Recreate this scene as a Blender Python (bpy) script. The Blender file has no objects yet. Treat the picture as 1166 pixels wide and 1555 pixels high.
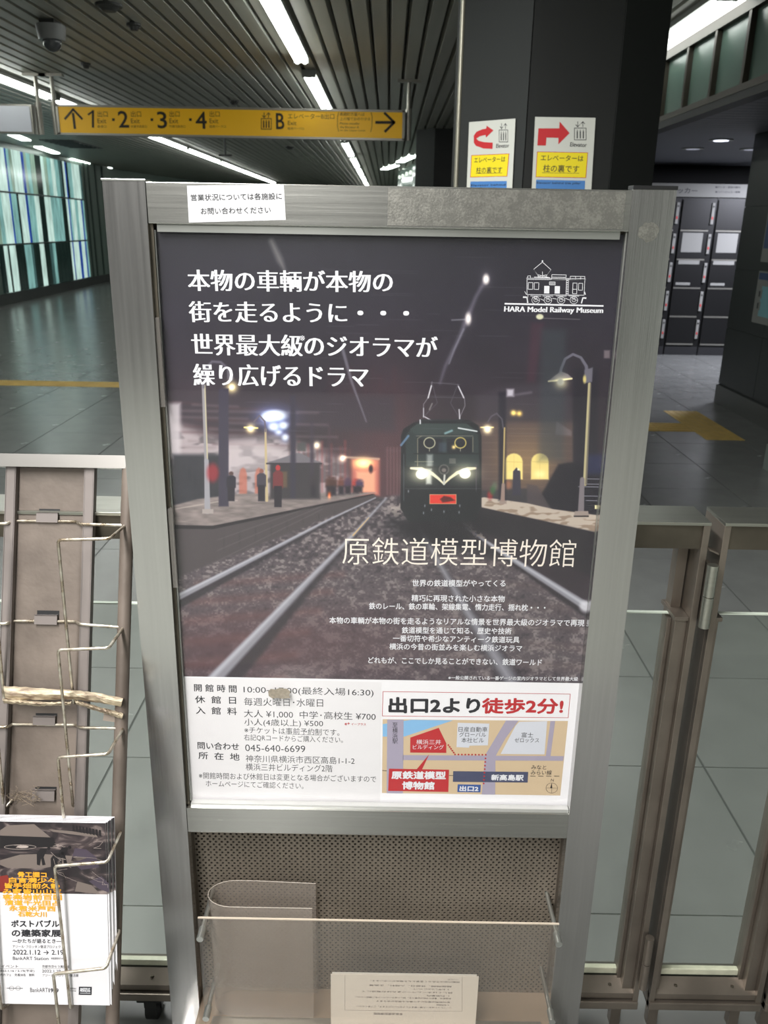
import bpy, bmesh, math, random
import numpy as np
from mathutils import Vector, Matrix
random.seed(7)
rng = np.random.default_rng(11)
SC = bpy.context.scene
COL = SC.collection

# ------------------------------------------------------------------ camera
CAM_H, PITCH, ROLL, FPX = 1.70, math.radians(19.0), 0.0172, 1258.0
CX, CY = 583.0, 777.5
VX = Vector((1, 0, 0)); VU = Vector((0, math.sin(PITCH), math.cos(PITCH))); VF = Vector((0, math.cos(PITCH), -math.sin(PITCH)))
CR = VX * math.cos(ROLL) + VU * math.sin(ROLL)
CU = VU * math.cos(ROLL) - VX * math.sin(ROLL)
CAM = Vector((0, 0, CAM_H))
cd = bpy.data.cameras.new('camera'); cam = bpy.data.objects.new('camera', cd); COL.objects.link(cam)
cam.matrix_world = Matrix(((CR.x, CU.x, -VF.x, 0), (CR.y, CU.y, -VF.y, 0), (CR.z, CU.z, -VF.z, CAM_H), (0, 0, 0, 1)))
cd.sensor_fit = 'VERTICAL'; cd.sensor_height = 17.3; cd.lens = 17.3 * FPX / 1555
cd.clip_start = 0.02; cd.clip_end = 200
cd.dof.use_dof = True; cd.dof.focus_distance = 1.42; cd.dof.aperture_fstop = 4.6
SC.camera = cam

# ------------------------------------------------------------------ world, exposure, lights
W = bpy.data.worlds.new('world'); SC.world = W; W.use_nodes = True
W.node_tree.nodes['Background'].inputs[0].default_value = (0.48, 0.5, 0.49, 1)
W.node_tree.nodes['Background'].inputs[1].default_value = 0.05
SC.view_settings.view_transform = 'Standard'; SC.view_settings.look = 'None'
SC.view_settings.gamma = 1; SC.view_settings.use_curve_mapping = False
SC.view_settings.exposure = 0.74
def area(name, loc, size, power, color, rot=(0, 0, 0)):
    l = bpy.data.lights.new(name, 'AREA'); l.shape = 'RECTANGLE'; l.size, l.size_y = size; l.energy = power; l.color = color
    o = bpy.data.objects.new(name, l); o.location = loc; o.rotation_euler = rot; COL.objects.link(o); return o
# ceiling lamp banks of the concourse, lying just under the louvres (behind and over the photographer)
area('ceiling_lamp', (-0.95, -4.4, 3.14), (0.3, 3.2), 140, (1.0, 0.985, 0.94))
area('ceiling_lamp', (2.3, -4.6, 3.14), (0.3, 3.2), 26, (1.0, 0.97, 0.93))
area('ceiling_lamp', (-0.95, -0.4, 3.14), (0.3, 2.2), 100, (1.0, 0.985, 0.95))
area('ceiling_lamp', (-4.3, -2.0, 3.14), (0.3, 5.0), 60, (0.96, 1.0, 0.97))
area('ceiling_lamp', (-0.9, 2.4, 3.14), (0.3, 2.2), 100, (0.98, 1.0, 0.98))
area('ceiling_lamp', (-4.3, 5.5, 3.14), (0.3, 5.0), 26, (0.9, 1.0, 0.97))
# unseen fill lamp, added to brighten the floor before the lockers
area('locker_fill', (5.5, 10.7, 2.57), (0.8, 0.8), 150, (0.86, 0.88, 1.0))

# ------------------------------------------------------------------ helpers
def ray(px, py):
    return VF + CR * ((px - CX) / FPX) - CU * ((py - CY) / FPX)
def at(px, py, x=None, y=None, z=None):
    d = ray(px, py)
    k = x / d.x if x is not None else (y / d.y if y is not None else (z - CAM_H) / d.z)
    return CAM + d * k
def onplane(px, py, p0, n):
    d = ray(px, py)
    return CAM + d * ((p0 - CAM).dot(n) / d.dot(n))

def tag(o, label=None, cat=None, group=None, kind=None):
    if label: o['label'] = label
    if cat: o['category'] = cat
    if group: o['group'] = group
    if kind: o['kind'] = kind
    return o
def empty(name, loc=(0, 0, 0), rz=0):
    o = bpy.data.objects.new(name, None); COL.objects.link(o); o.location = loc; o.rotation_euler.z = rz
    o.empty_display_size = 0.1
    return o
def link(name, me, parent=None):
    o = bpy.data.objects.new(name, me); COL.objects.link(o)
    if parent is not None:
        o.parent = parent
    return o
class MB:
    """collects shapes in WORLD coordinates; build() links them as one mesh"""
    def __init__(s): s.v = []; s.f = []; s.sm = []
    def add(s, vs, fs, smooth=False):
        b = len(s.v); s.v += [tuple(v) for v in vs]; s.f += [tuple(i + b for i in f) for f in fs]; s.sm += [smooth] * len(fs); return s
    def box(s, x0, x1, y0, y1, z0, z1, bev=0.0):
        if x0 > x1: x0, x1 = x1, x0
        if y0 > y1: y0, y1 = y1, y0
        if z0 > z1: z0, z1 = z1, z0
        if bev <= 0:
            vs = [(x, y, z) for x in (x0, x1) for y in (y0, y1) for z in (z0, z1)]
            return s.add(vs, [(0, 1, 3, 2), (4, 6, 7, 5), (0, 4, 5, 1), (2, 3, 7, 6), (0, 2, 6, 4), (1, 5, 7, 3)])
        bm = bmesh.new(); bmesh.ops.create_cube(bm, size=1)
        for v in bm.verts:
            v.co = Vector(((x0 + x1) / 2 + v.co.x * (x1 - x0), (y0 + y1) / 2 + v.co.y * (y1 - y0), (z0 + z1) / 2 + v.co.z * (z1 - z0)))
        bmesh.ops.bevel(bm, geom=list(bm.edges), offset=bev, segments=2, affect='EDGES', profile=0.6)
        return s.bm(bm)
    def bm(s, bm, M=None, smooth=False):
        bm.verts.index_update()
        s.add([(M @ v.co) if M else v.co for v in bm.verts], [[v.index for v in f.verts] for f in bm.faces], smooth); bm.free(); return s
    def prism(s, pts, ext):
        """pts: planar loop of 3-D points, extruded by vector ext"""
        n = len(pts); e = Vector(ext); P = [Vector(p) for p in pts]
        return s.add(P + [p + e for p in P], [tuple(range(n))[::-1], tuple(range(n, 2 * n))] + [(i, (i + 1) % n, (i + 1) % n + n, i + n) for i in range(n)])
    def cyl(s, a, b, r, n=16, r2=None, caps=True):
        a = Vector(a); b = Vector(b); d = (b - a).normalized(); u = d.orthogonal().normalized(); w = d.cross(u); r2 = r if r2 is None else r2
        vs = [a + (u * math.cos(t) + w * math.sin(t)) * r for t in [2 * math.pi * i / n for i in range(n)]] + \
             [b + (u * math.cos(t) + w * math.sin(t)) * r2 for t in [2 * math.pi * i / n for i in range(n)]]
        s.add(vs, [(i, (i + 1) % n, (i + 1) % n + n, i + n) for i in range(n)], True)
        if caps: s.add(vs, [tuple(range(n))[::-1], tuple(range(n, 2 * n))])
        return s
    def tube(s, pts, r, n=8, rnd=0.0):
        P = [Vector(p) for p in pts]
        if rnd > 0:
            Q = [P[0]]
            for i in range(1, len(P) - 1):
                a, b, c = P[i - 1], P[i], P[i + 1]
                ra = min(rnd, (b - a).length * .45); rc = min(rnd, (c - b).length * .45)
                p0 = b + (a - b).normalized() * ra; p1 = b + (c - b).normalized() * rc
                for t in (0, .25, .5, .75, 1): Q.append(p0.lerp(b, t).lerp(b.lerp(p1, t), t))
            Q.append(P[-1]); P = Q
        rings = []; u = None
        for i, p in enumerate(P):
            d = ((P[min(i + 1, len(P) - 1)] - P[max(i - 1, 0)])).normalized()
            if u is None: u = d.orthogonal().normalized()
            else: u = (u - d * u.dot(d)).normalized()
            w = d.cross(u)
            rings.append([p + (u * math.cos(2 * math.pi * k / n) + w * math.sin(2 * math.pi * k / n)) * r for k in range(n)])
        vs = [v for R_ in rings for v in R_]
        s.add(vs, [(i * n + k, i * n + (k + 1) % n, (i + 1) * n + (k + 1) % n, (i + 1) * n + k) for i in range(len(rings) - 1) for k in range(n)], True)
        s.add(vs, [tuple(range(n))[::-1], tuple((len(rings) - 1) * n + k for k in range(n))])
        return s
    def build(s, name, mat, parent=None):
        me = bpy.data.meshes.new(name); me.from_pydata(s.v, [], s.f)
        me.polygons.foreach_set('use_smooth', s.sm)
        me.materials.append(mat)
        off = Vector((0, 0, 0))
        if parent is not None:
            q = parent
            while q is not None: off += q.location; q = q.parent
        elif s.v:
            A = np.array(s.v); off = Vector(((A[:, 0].min() + A[:, 0].max()) / 2, (A[:, 1].min() + A[:, 1].max()) / 2, A[:, 2].min()))
        me.transform(Matrix.Translation(-off))
        bm = bmesh.new(); bm.from_mesh(me); bmesh.ops.recalc_face_normals(bm, faces=bm.faces); bm.to_mesh(me); bm.free()
        o = link(name, me, parent)
        if parent is None: o.location = off
        return o

# ------------------------------------------------------------------ materials
def lin(c): return tuple(((x / 255) / 12.92 if x / 255 <= 0.04045 else ((x / 255 + 0.055) / 1.055) ** 2.4) for x in c)
class NT:
    def __init__(s, name):
        s.m = bpy.data.materials.new(name); s.m.use_nodes = True; s.t = s.m.node_tree; s.b = s.t.nodes['Principled BSDF']
    def n(s, typ, **kw):
        x = s.t.nodes.new(typ)
        for k, v in kw.items():
            if k.startswith('i_'):
                key = k[2:]; key = int(key) if key.isdigit() else key.replace('_', ' ')
                x.inputs[key].default_value = v
            else: setattr(x, k, v)
        return x
    def l(s, a, b): s.t.links.new(a, b)
def mat(name, rgb, rough=0.5, metal=0.0, var=0.0, vscale=8.0, bump=0.0, bscale=60.0, stretch=None, spec=0.5, rvar=0.0, coat=0.0, vcol=None, emit=None, alpha=1, det=4):
    k = NT(name); b = k.b; c = lin(rgb)
    b.inputs['Base Color'].default_value = (*c, 1); b.inputs['Roughness'].default_value = rough; b.inputs['Metallic'].default_value = metal
    b.inputs['Specular IOR Level'].default_value = spec; b.inputs['Coat Weight'].default_value = coat
    if emit: b.inputs['Emission Color'].default_value = (*lin(emit[0]), 1); b.inputs['Emission Strength'].default_value = emit[1]
    if var or bump or rvar:
        tc = k.n('ShaderNodeTexCoord'); mp = k.n('ShaderNodeMapping'); k.l(tc.outputs['Object'], mp.inputs[0])
        if stretch: mp.inputs['Scale'].default_value = stretch
        if var or rvar:
            no = k.n('ShaderNodeTexNoise', i_Scale=vscale, i_Detail=det); k.l(mp.outputs[0], no.inputs['Vector'])
        if var:
            r = k.n('ShaderNodeValToRGB'); k.l(no.outputs[0], r.inputs[0])
            c2 = lin(vcol) if vcol else tuple(x * (1 - var) for x in c)
            r.color_ramp.elements[0].position = 0.35; r.color_ramp.elements[1].position = 0.65
            r.color_ramp.elements[0].color = (*c2, 1); r.color_ramp.elements[1].color = (*c, 1)
            k.l(r.outputs[0], b.inputs['Base Color'])
        if rvar:
            mr = k.n('ShaderNodeMapRange', i_3=max(0.02, rough - rvar), i_4=rough + rvar); k.l(no.outputs[0], mr.inputs[0]); k.l(mr.outputs[0], b.inputs['Roughness'])
        if bump:
            n2 = k.n('ShaderNodeTexNoise', i_Scale=bscale, i_Detail=3); k.l(mp.outputs[0], n2.inputs['Vector'])
            bu = k.n('ShaderNodeBump', i_Strength=bump, i_Distance=0.002); k.l(n2.outputs[0], bu.inputs['Height']); k.l(bu.outputs[0], b.inputs['Normal'])
    return k.m
def emis(name, rgb, st):
    k = NT(name); k.b.inputs['Base Color'].default_value = (*lin(rgb), 1)
    k.b.inputs['Emission Color'].default_value = (*lin(rgb), 1); k.b.inputs['Emission Strength'].default_value = st; return k.m
def glass(name, rgb, rough=0.0, trans=0.9, tint=(235, 245, 240), spec=1.0):
    """clear sheet: straight-through transparency plus a Fresnel gloss"""
    k = NT(name); t = k.t; t.nodes.remove(k.b); out = t.nodes['Material Output']
    tr = k.n('ShaderNodeBsdfTransparent'); tr.inputs[0].default_value = (*lin(tint), 1)
    gl = k.n('ShaderNodeBsdfGlossy'); gl.inputs['Roughness'].default_value = rough; gl.inputs[0].default_value = (spec, spec, spec, 1)
    df = k.n('ShaderNodeBsdfDiffuse'); df.inputs[0].default_value = (*lin(rgb), 1)
    fr = k.n('ShaderNodeFresnel', i_IOR=1.45)
    geo = k.n('ShaderNodeNewGeometry'); inv = k.n('ShaderNodeMath', operation='SUBTRACT', i_0=1.0); k.l(geo.outputs['Backfacing'], inv.inputs[1])
    mu = k.n('ShaderNodeMath', operation='MULTIPLY'); k.l(fr.outputs[0], mu.inputs[0]); k.l(inv.outputs[0], mu.inputs[1])
    a = k.n('ShaderNodeMixShader', i_Fac=trans); k.l(df.outputs[0], a.inputs[1]); k.l(tr.outputs[0], a.inputs[2])
    m = k.n('ShaderNodeMixShader'); k.l(mu.outputs[0], m.inputs[0]); k.l(a.outputs[0], m.inputs[1]); k.l(gl.outputs[0], m.inputs[2])
    k.l(m.outputs[0], out.inputs[0]); return k.m
M = {}
M['steel'] = mat('brushed_steel', (184, 183, 182), 0.2, 0.95, var=0.08, vscale=3.0, stretch=(60, 60, 1.0), bump=0.03, bscale=16, rvar=0.05)
M['steel_h'] = mat('brushed_steel_horizontal', (172, 172, 168), 0.25, 0.95, var=0.1, vscale=3.0, stretch=(1.0, 60, 60), bump=0.03, bscale=16, rvar=0.06)
M['rail_steel'] = mat('gate_rail_steel', (160, 160, 152), 0.32, 0.95, var=0.1, vscale=5, stretch=(1, 30, 30), rvar=0.05)
M['gate'] = mat('tarnished_gate_steel', (130, 121, 112), 0.4, 0.8, var=0.2, vscale=10, bump=0.08, rvar=0.1)
M['gate_dark'] = mat('gate_recess_steel', (96, 90, 80), 0.5, 0.8, var=0.3, vscale=10)
M['alu'] = mat('aluminium_channel', (186, 188, 184), 0.3, 0.85, var=0.15, vscale=6)
M['black'] = mat('black_plastic', (22, 22, 24), 0.35)
M['rubber'] = mat('black_rubber', (18, 18, 18), 0.7)
M['taupe'] = mat('dusty_taupe_paint', (112, 101, 93), 0.55, 0.15, var=0.25, vscale=9, bump=0.25, bscale=90, vcol=(88, 78, 71))
M['taupe2'] = mat('taupe_flange_paint', (118, 110, 107), 0.45, 0.2, var=0.15, vscale=9)
M['wire'] = mat('rusty_chrome_wire', (214, 208, 196), 0.3, 0.85, var=0.5, vscale=50, vcol=(150, 134, 114), rvar=0.15)
M['paper'] = mat('white_paper', (232, 230, 228), 0.7)
M['acr'] = glass('clear_acrylic', (186, 182, 178), 0.06, 0.92, (248, 246, 243))
M['acr_edge'] = mat('acrylic_edge', (196, 182, 166), 0.3)
M['film'] = glass('cloudy_plastic_film', (178, 168, 160), 0.2, 0.66, (238, 234, 230))
M['cover'] = glass('poster_cover_sheet', (120, 120, 128), 0.03, 0.985, (250, 250, 250), 1.0)
M['gglass'] = glass('gate_glass', (150, 165, 155), 0.02, 0.97, (249, 251, 249), 0.8)
M['gedge'] = mat('green_glass_edge', (186, 186, 166), 0.3, 0.0, var=0.2, vscale=30)
M['white'] = emis('fluorescent_tube', (250, 255, 250), 9.0)
M['ink'] = mat('black_ink', (34, 34, 40), 0.5)
M['wht'] = mat('white_print', (226, 226, 232), 0.5)
M['red'] = mat('red_print', (184, 38, 44), 0.5)
M['yellow_ink'] = mat('yellow_print', (226, 205, 30), 0.5)
M['blue_ink'] = mat('blue_print', (70, 120, 180), 0.5)

# ------------------------------------------------------------------ print on planes
_tc = {}
def glyphs(body, off, squash):
    key = (body, off, squash)
    if key in _tc: return _tc[key]
    c = bpy.data.curves.new('text', 'FONT'); c.body = body; c.offset = off; c.resolution_u = 3
    o = bpy.data.objects.new('text', c); COL.objects.link(o); bpy.context.view_layer.update()
    me = bpy.data.meshes.new_from_object(o.evaluated_get(bpy.context.evaluated_depsgraph_get()))
    n = len(me.vertices); A = np.zeros(n * 3); me.vertices.foreach_get('co', A); A = A.reshape(-1, 3)
    F_ = [tuple(p.vertices) for p in me.polygons]
    bpy.data.objects.remove(o); bpy.data.curves.remove(c); bpy.data.meshes.remove(me)
    _tc[key] = (A, F_); return _tc[key]
class Sheet:
    """print lying on a plane through p0 with outward normal n; coordinates are looked up on that plane"""
    def __init__(s, p0, n, off=0.0004):
        s.p0 = Vector(p0); s.n = Vector(n).normalized(); s.off = off
    def p(s, q, lift=0): 
        return onplane(q[0], q[1], s.p0, s.n) + s.n * (s.off + lift)
    def poly(s, mb, pts, lift=0):
        P_ = [s.p(q, lift) for q in pts]; mb.add(P_, [tuple(range(len(P_)))]); return mb
    def line(s, mb, pts, w, closed=False, lift=0):
        P_ = [s.p(q, lift) for q in pts]
        if closed: P_.append(P_[0])
        k = (P_[0] - CAM).dot(VF) / FPX
        for a, b in zip(P_, P_[1:]):
            d = (b - a)
            if d.length < 1e-7: continue
            d.normalize(); q = d.cross(s.n) * (w * k / 2); e = d * (w * k * .25)
            mb.add([a - e - q, b + e - q, b + e + q, a - e + q], [(0, 1, 2, 3)])
        return mb
    def ell(s, mb, c, rx, ry, n=20, lift=0):
        return s.poly(mb, [(c[0] + rx * math.cos(t), c[1] + ry * math.sin(t)) for t in [2 * math.pi * i / n for i in range(n)]], lift)
    def text(s, mb, body, xl, yl, xr, yr, h, off=0.0, serif=0.0, lift=0, flip=False):
        """one line of lettering between two points of the sheet; h is the height of its letters"""
        A, F_ = glyphs(body, min(off, 0), 0)
        a = s.p((xl, yl), lift); b = s.p((xr, yr), lift); ux = (b - a); wd = ux.length; ux.normalize()
        uy = s.n.cross(ux)
        if uy.z < 0 and not flip: uy = -uy
        mid = s.p(((xl + xr) / 2, (yl + yr) / 2), lift)
        top = s.p(((xl + xr) / 2, (yl + yr) / 2 - h / 2), lift); bot = s.p(((xl + xr) / 2, (yl + yr) / 2 + h / 2), lift)
        hh = abs((top - bot).dot(uy))
        x0, x1 = A[:, 0].min(), A[:, 0].max(); y0, y1 = A[:, 1].min(), A[:, 1].max()
        fx = (A[:, 0] - x0) / (x1 - x0) * wd; fy = ((A[:, 1] - y0) / (y1 - y0) - .5) * hh
        em = .9 * max(y1 - y0, .6); bo = off / em if off > 0 else 0
        sh_ = [(-serif, 0), (0, 0), (serif, 0)] if serif else ([(0, 0)] if not bo else [(0, 0)] + [(bo * math.cos(q_), bo * math.sin(q_)) for q_ in [math.pi * k_ / 4 for k_ in range(8)]])
        for ki, (sx_, sy_) in enumerate(sh_):
            V_ = np.array(a)[None] + np.outer(fx * (1 - 2 * bo * hh / wd) + (bo + sx_) * hh, np.array(ux)) + np.outer(fy * (1 - 2 * bo) + sy_ * hh, np.array(uy)) + np.array(s.n)[None] * (ki * 0.00001)
            mb.add(V_.tolist(), F_)
        return mb
# ================================================================== the setting
CZ = 3.25
tile_m = mat('grey_floor_tile', (116, 117, 115), 0.24, var=0.1, vscale=5, rvar=0.08, bump=0.03, bscale=30, spec=0.5)
tile_m2 = mat('dark_floor_tile', (60, 62, 62), 0.32, var=0.1, vscale=5, rvar=0.08, spec=0.4)
grout_m = mat('floor_grout', (150, 152, 146), 0.8)
floor = MB().box(-14, 9, -7, 48, -0.2, -0.004).build('floor', grout_m); tag(floor, 'grey stone tiled station floor', kind='structure')
def offp(par): return Vector(par.location)
rows = [-0.35, 0.31, 0.95, 1.72, 2.36, 2.95] + [3.57 + .66 * i for i in range(0, 60)]
cols = [1.09 - .66 * k for k in range(-8, 16)]; cols.sort()
tmesh = {}
def tile_mesh(w, d, dark):
    key = (round(w, 3), round(d, 3), dark)
    if key not in tmesh:
        t = MB().box(-w / 2, w / 2, -d / 2, d / 2, -.012, 0)
        me = bpy.data.meshes.new('tile'); me.from_pydata(t.v, [], t.f); me.materials.append(tile_m2 if dark else tile_m); tmesh[key] = me
    return tmesh[key]
ntile = 0; rest = MB()
for j in range(len(rows) - 1):
    y0, y1 = rows[j], rows[j + 1]
    for i in range(len(cols) - 1):
        x0, x1 = cols[i], cols[i + 1]
        xm, ym = (x0 + x1) / 2, (y0 + y1) / 2
        if y1 > 44: continue
        dark = False
        seen = y0 > 1.0 and abs(xm) < 0.52 * ym + .7 and not (xm > 0.55 * ym + .3)
        if seen and ym < 12.8 and ntile < 298:
            o = link('tile', tile_mesh(.652, y1 - y0 - .005, dark), floor); o.location = Vector((xm, ym, 0)) - offp(floor); ntile += 1
        else:
            rest.box(x0 + .0025, x1 - .0025, y0 + .0025, y1 - .0025, -.012, 0)
o = rest.build('far_tiles', tile_m, floor); o['kind'] = 'stuff'

jm = mat('dark_floor_joint', (62, 64, 62), .8)
for x in cols:
    if -4 < x < 3.5: MB().box(x - .006, x + .006, .4, 12.6, -.02, -.003).build('floor_joint', jm, floor)
# yellow tactile paving
tac = mat('yellow_tactile_tile', (208, 176, 100), 0.6, var=0.15, vscale=12)
def tactile(x, y, kind, wx=.3, wy=.3, h=.003):
    mb = MB().box(x + .003, x + wx - .003, y + .003, y + wy - .003, -.004, h)
    if kind == 'bar_x':
        for k in range(4): mb.box(x + .01, x + wx - .01, y + wy * (k + .3) / 4, y + wy * (k + .7) / 4, h, h + .004)
    elif kind == 'bar_y':
        for k in range(4): mb.box(x + wx * (k + .3) / 4, x + wx * (k + .7) / 4, y + .01, y + wy - .01, h, h + .004)
    else:
        for a in range(5):
            for b_ in range(5):
                cx, cy = x + wx * (a + .5) / 5, y + wy * (b_ + .5) / 5
                mb.cyl((cx, cy, h), (cx, cy, h + .004), .016, 6, .011)
    mb.build('tactile_tile', tac, floor)
for k in range(24): tactile(-9.0 + .3 * k, 8.95, 'bar_x')
for k in range(6): tactile(-5.15, 8.65 - .3 * k, 'bar_y')
for a in range(1):
    for k in range(4): tactile(2.78 + .3 * a, 7.0 + .3 * k, 'blister', .34)
for k in range(6): tactile(2.78 - .3 * (k + 1), 7.3, 'bar_x', .3, .34)

# ceiling of long aluminium louvres
ceil_back = mat('dark_ceiling_void', (44, 48, 46), 0.8)
slat_m = mat('aluminium_ceiling_slat', (160, 160, 150), 0.42, 0.3, var=0.12, vscale=3, stretch=(4, .25, 4))
ceiling = MB().box(-9.6, 2.42, -7, 48, CZ + .10, CZ + .2).build('ceiling', ceil_back); tag(ceiling, 'ceiling of long grey metal louvres', kind='structure')
for k in range(79):
    x = 2.3 - .15 * k
    mb = MB()
    mb.prism([(x - .054, -7, CZ), (x + .054, -7, CZ), (x + .071, -7, CZ + .06), (x + .071, -7, CZ + .095), (x - .071, -7, CZ + .095), (x - .071, -7, CZ + .06)], (0, 54, 0))
    mb.build('slat', slat_m, ceiling)
# walls ------------------------------------------------
wall_g = mat('grey_green_wall_panel', (98, 112, 104), 0.35, var=0.1, vscale=1)
wall_d = mat('charcoal_wall_panel', (27, 29, 28), 0.42, var=0.08, vscale=2)
wall_k = mat('dark_wall', (26, 27, 28), 0.5)
base_m = mat('dark_baseboard', (40, 42, 40), 0.5)
path = [(-7.6, -7), (-7.9, 5), (-8.05, 12), (-8.08, 17.0), (-8.145, 19.35), (-8.21, 20.9), (-8.29, 22.45), (-8.38, 23.7), (-8.48, 26.0), (-8.35, 29.0), (-7.9, 32), (-7.0, 35.5), (-5.4, 39.5), (-2.8, 43), (1, 45), (6, 46)]
WP = [Vector((a, b, 0)) for a, b in path]
wl = MB()
for a, b in zip(WP, WP[1:]):
    o_ = Vector((-(b - a).y, (b - a).x, 0)).normalized() * .2
    wl.prism([a, b, b + o_, a + o_], (0, 0, CZ + .1))
wall_left = wl.build('wall_left', wall_g); tag(wall_left, 'curving grey green wall with backlit glass panels', kind='structure')
bb = MB()
for a, b in zip(WP[1:], WP[2:]):
    o_ = Vector((-(b - a).y, (b - a).x, 0)).normalized() * -.05
    bb.prism([a, b, b + o_, a + o_], (0, 0, .22))
bbo = bb.build('baseboard_left', base_m); tag(bbo, 'dark skirting along the curving glass wall', kind='structure')
MB().box(-9.6, 9, -7.3, -7.1, 0, CZ + .1).build('wall_back', mat('rear_wall', (92, 92, 92), 0.5))['kind'] = 'structure'

# backlit glass panes of the left wall
def wallpoint(px, py):
    """where a sight line meets the curved wall"""
    d = ray(px, py); best = None
    for a, b in zip(WP, WP[1:]):
        e = b - a; den = d.x * e.y - d.y * e.x
        if abs(den) < 1e-9: continue
        t = (a.x * e.y - a.y * e.x) / den; u = (a.x * d.y - a.y * d.x) / den
        if t > 0 and -1e-6 <= u <= 1 + 1e-6 and (best is None or t < best[0]): best = (t, a + e * u, e.normalized())
    return best
def streak(name, rgb, st, dark=.25, sc=1.6):
    k = NT(name); tc = k.n('ShaderNodeTexCoord'); mp = k.n('ShaderNodeMapping'); mp.inputs['Scale'].default_value = (9, 9, 1.3); k.l(tc.outputs['Object'], mp.inputs[0])
    no = k.n('ShaderNodeTexNoise', i_Scale=sc, i_Detail=3); k.l(mp.outputs[0], no.inputs['Vector'])
    r = k.n('ShaderNodeValToRGB'); k.l(no.outputs[0], r.inputs[0]); c = lin(rgb)
    r.color_ramp.elements[0].position = .3; r.color_ramp.elements[1].position = .62
    r.color_ramp.elements[0].color = (*[x * dark for x in c], 1); r.color_ramp.elements[1].color = (*c, 1)
    k.l(r.outputs[0], k.b.inputs['Emission Color']); k.b.inputs['Emission Strength'].default_value = st
    k.b.inputs['Base Color'].default_value = (*[x * .3 for x in c], 1); k.b.inputs['Roughness'].default_value = .15
    return k.m
G = {'w': streak('backlit_white_glass', (205, 235, 225), .55, .5), 'c': streak('backlit_cyan_glass', (150, 205, 200), .42, .4), 'b': streak('backlit_blue_glass', (44, 86, 190), .36, .3),
     'd': streak('dim_green_glass', (34, 50, 46), .3, .5), 'p': streak('backlit_pale_glass', (160, 190, 170), .38, .4), 'q': streak('dim_cyan_glass', (90, 130, 128), .28, .3)}
cb = [(-70, -40, 'dpd'), (-40, -8, 'pcw'), (-8, 8, 'wwd'), (8, 60, 'www'), (60, 74, 'bbd'), (74, 95, 'ccd'), (95, 118, 'pcd'), (118, 135, 'wdd'), (135, 190, 'wwc'), (190, 210, 'bbq'), (210, 232, 'pcd'), (232, 262, 'ccd'), (262, 300, 'pww'), (300, 345, 'ddd'),
      (345, 370, 'wwq'), (370, 395, 'pwc'), (395, 425, 'ccd'), (425, 455, 'wcd'), (455, 485, 'ccd'), (485, 505, 'qdd'), (505, 520, 'ddd'), (520, 536, 'www'), (536, 546, 'bbb'), (546, 560, 'dcw'), (560, 590, 'cww'), (590, 612, 'wcb'), (612, 640, 'www'), (640, 652, 'wbb'), (652, 665, 'qcc')]
frame_w = MB()
for a, b, rr in cb:
    pa = wallpoint(a / 5.36, 190 + 600 / 5.36); pb = wallpoint(b / 5.36, 190 + 600 / 5.36)
    A, B = pa[1], pb[1]; n = Vector((1, 0, 0)); g = (B - A).normalized() * .012
    for r_, (z0, z1) in enumerate(((2.27, CZ - .12), (1.22, 2.25), (.24, 1.20))):
        A1 = A + g; B1 = B - g
        MB().prism([(A1.x, A1.y, z0), (B1.x, B1.y, z0), (B1.x, B1.y, z1), (A1.x, A1.y, z1)], (.05, 0, 0)).build('pane', G[rr[r_]], wall_left)
ta, tb = wallpoint(-13, 302)[1], wallpoint(665 / 5.36, 302)[1]
for z in (1.21, 2.26):
    for a, b in zip(WP[3:8], WP[4:9]):
        b2 = b if b.y < tb.y else a.lerp(b, (tb.y - a.y) / (b.y - a.y))
        frame_w.prism([(a.x, a.y, z - .018), (b2.x, b2.y, z - .018), (b2.x, b2.y, z + .018), (a.x, a.y, z + .018)], (.07, 0, 0))
frame_w.build('pane_frame', mat('dark_glazing_bar', (40, 54, 52), .4), wall_left)
for px in (700, 735, 790, 845):
    q = wallpoint(px / 5.36, 302)[1]
    MB().box(q.x - .05, q.x + .035, q.y - .04, q.y + .04, .2, CZ).build('mullion', mat('dark_mullion', (52, 66, 60), .4), wall_left)
# far right curved wall with lit panes
rw = MB(); RW = [(1.5, 20.5), (.95, 22), (.6, 23.5), (.35, 25.5), (.25, 28), (.3, 31), (.9, 36), (2.5, 40)]
for (a0, a1), (b0, b1) in zip(RW, RW[1:]):
    rw.prism([(a0, a1, 0), (b0, b1, 0), (b0 + .2, b1 + .05, 0), (a0 + .2, a1 + .05, 0)], (0, 0, CZ + .1))
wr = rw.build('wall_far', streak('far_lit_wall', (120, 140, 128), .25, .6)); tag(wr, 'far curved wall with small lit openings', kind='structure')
for px, py in ((608, 256), (613, 254.5), (607, 269), (612, 267.5), (618, 264), (624, 262), (601, 273)):
    d = ray(px, py); best = None
    for (a0, a1), (b0, b1) in zip(RW, RW[1:]):
        e = Vector((b0 - a0, b1 - a1)); den = d.x * e.y - d.y * e.x; t = (a0 * e.y - a1 * e.x) / den; u = (a0 * d.y - a1 * d.x) / den
        if t > 0 and 0 <= u <= 1 and (best is None or t < best): best = t
    if best:
        q = CAM + d * best
        MB().box(q.x - .04, q.x + .04, q.y - .06, q.y + .06, q.z - .045, q.z + .045, .01).build('pane', emis('small_lit_opening', (225, 235, 220), 1.0), wr)

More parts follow.
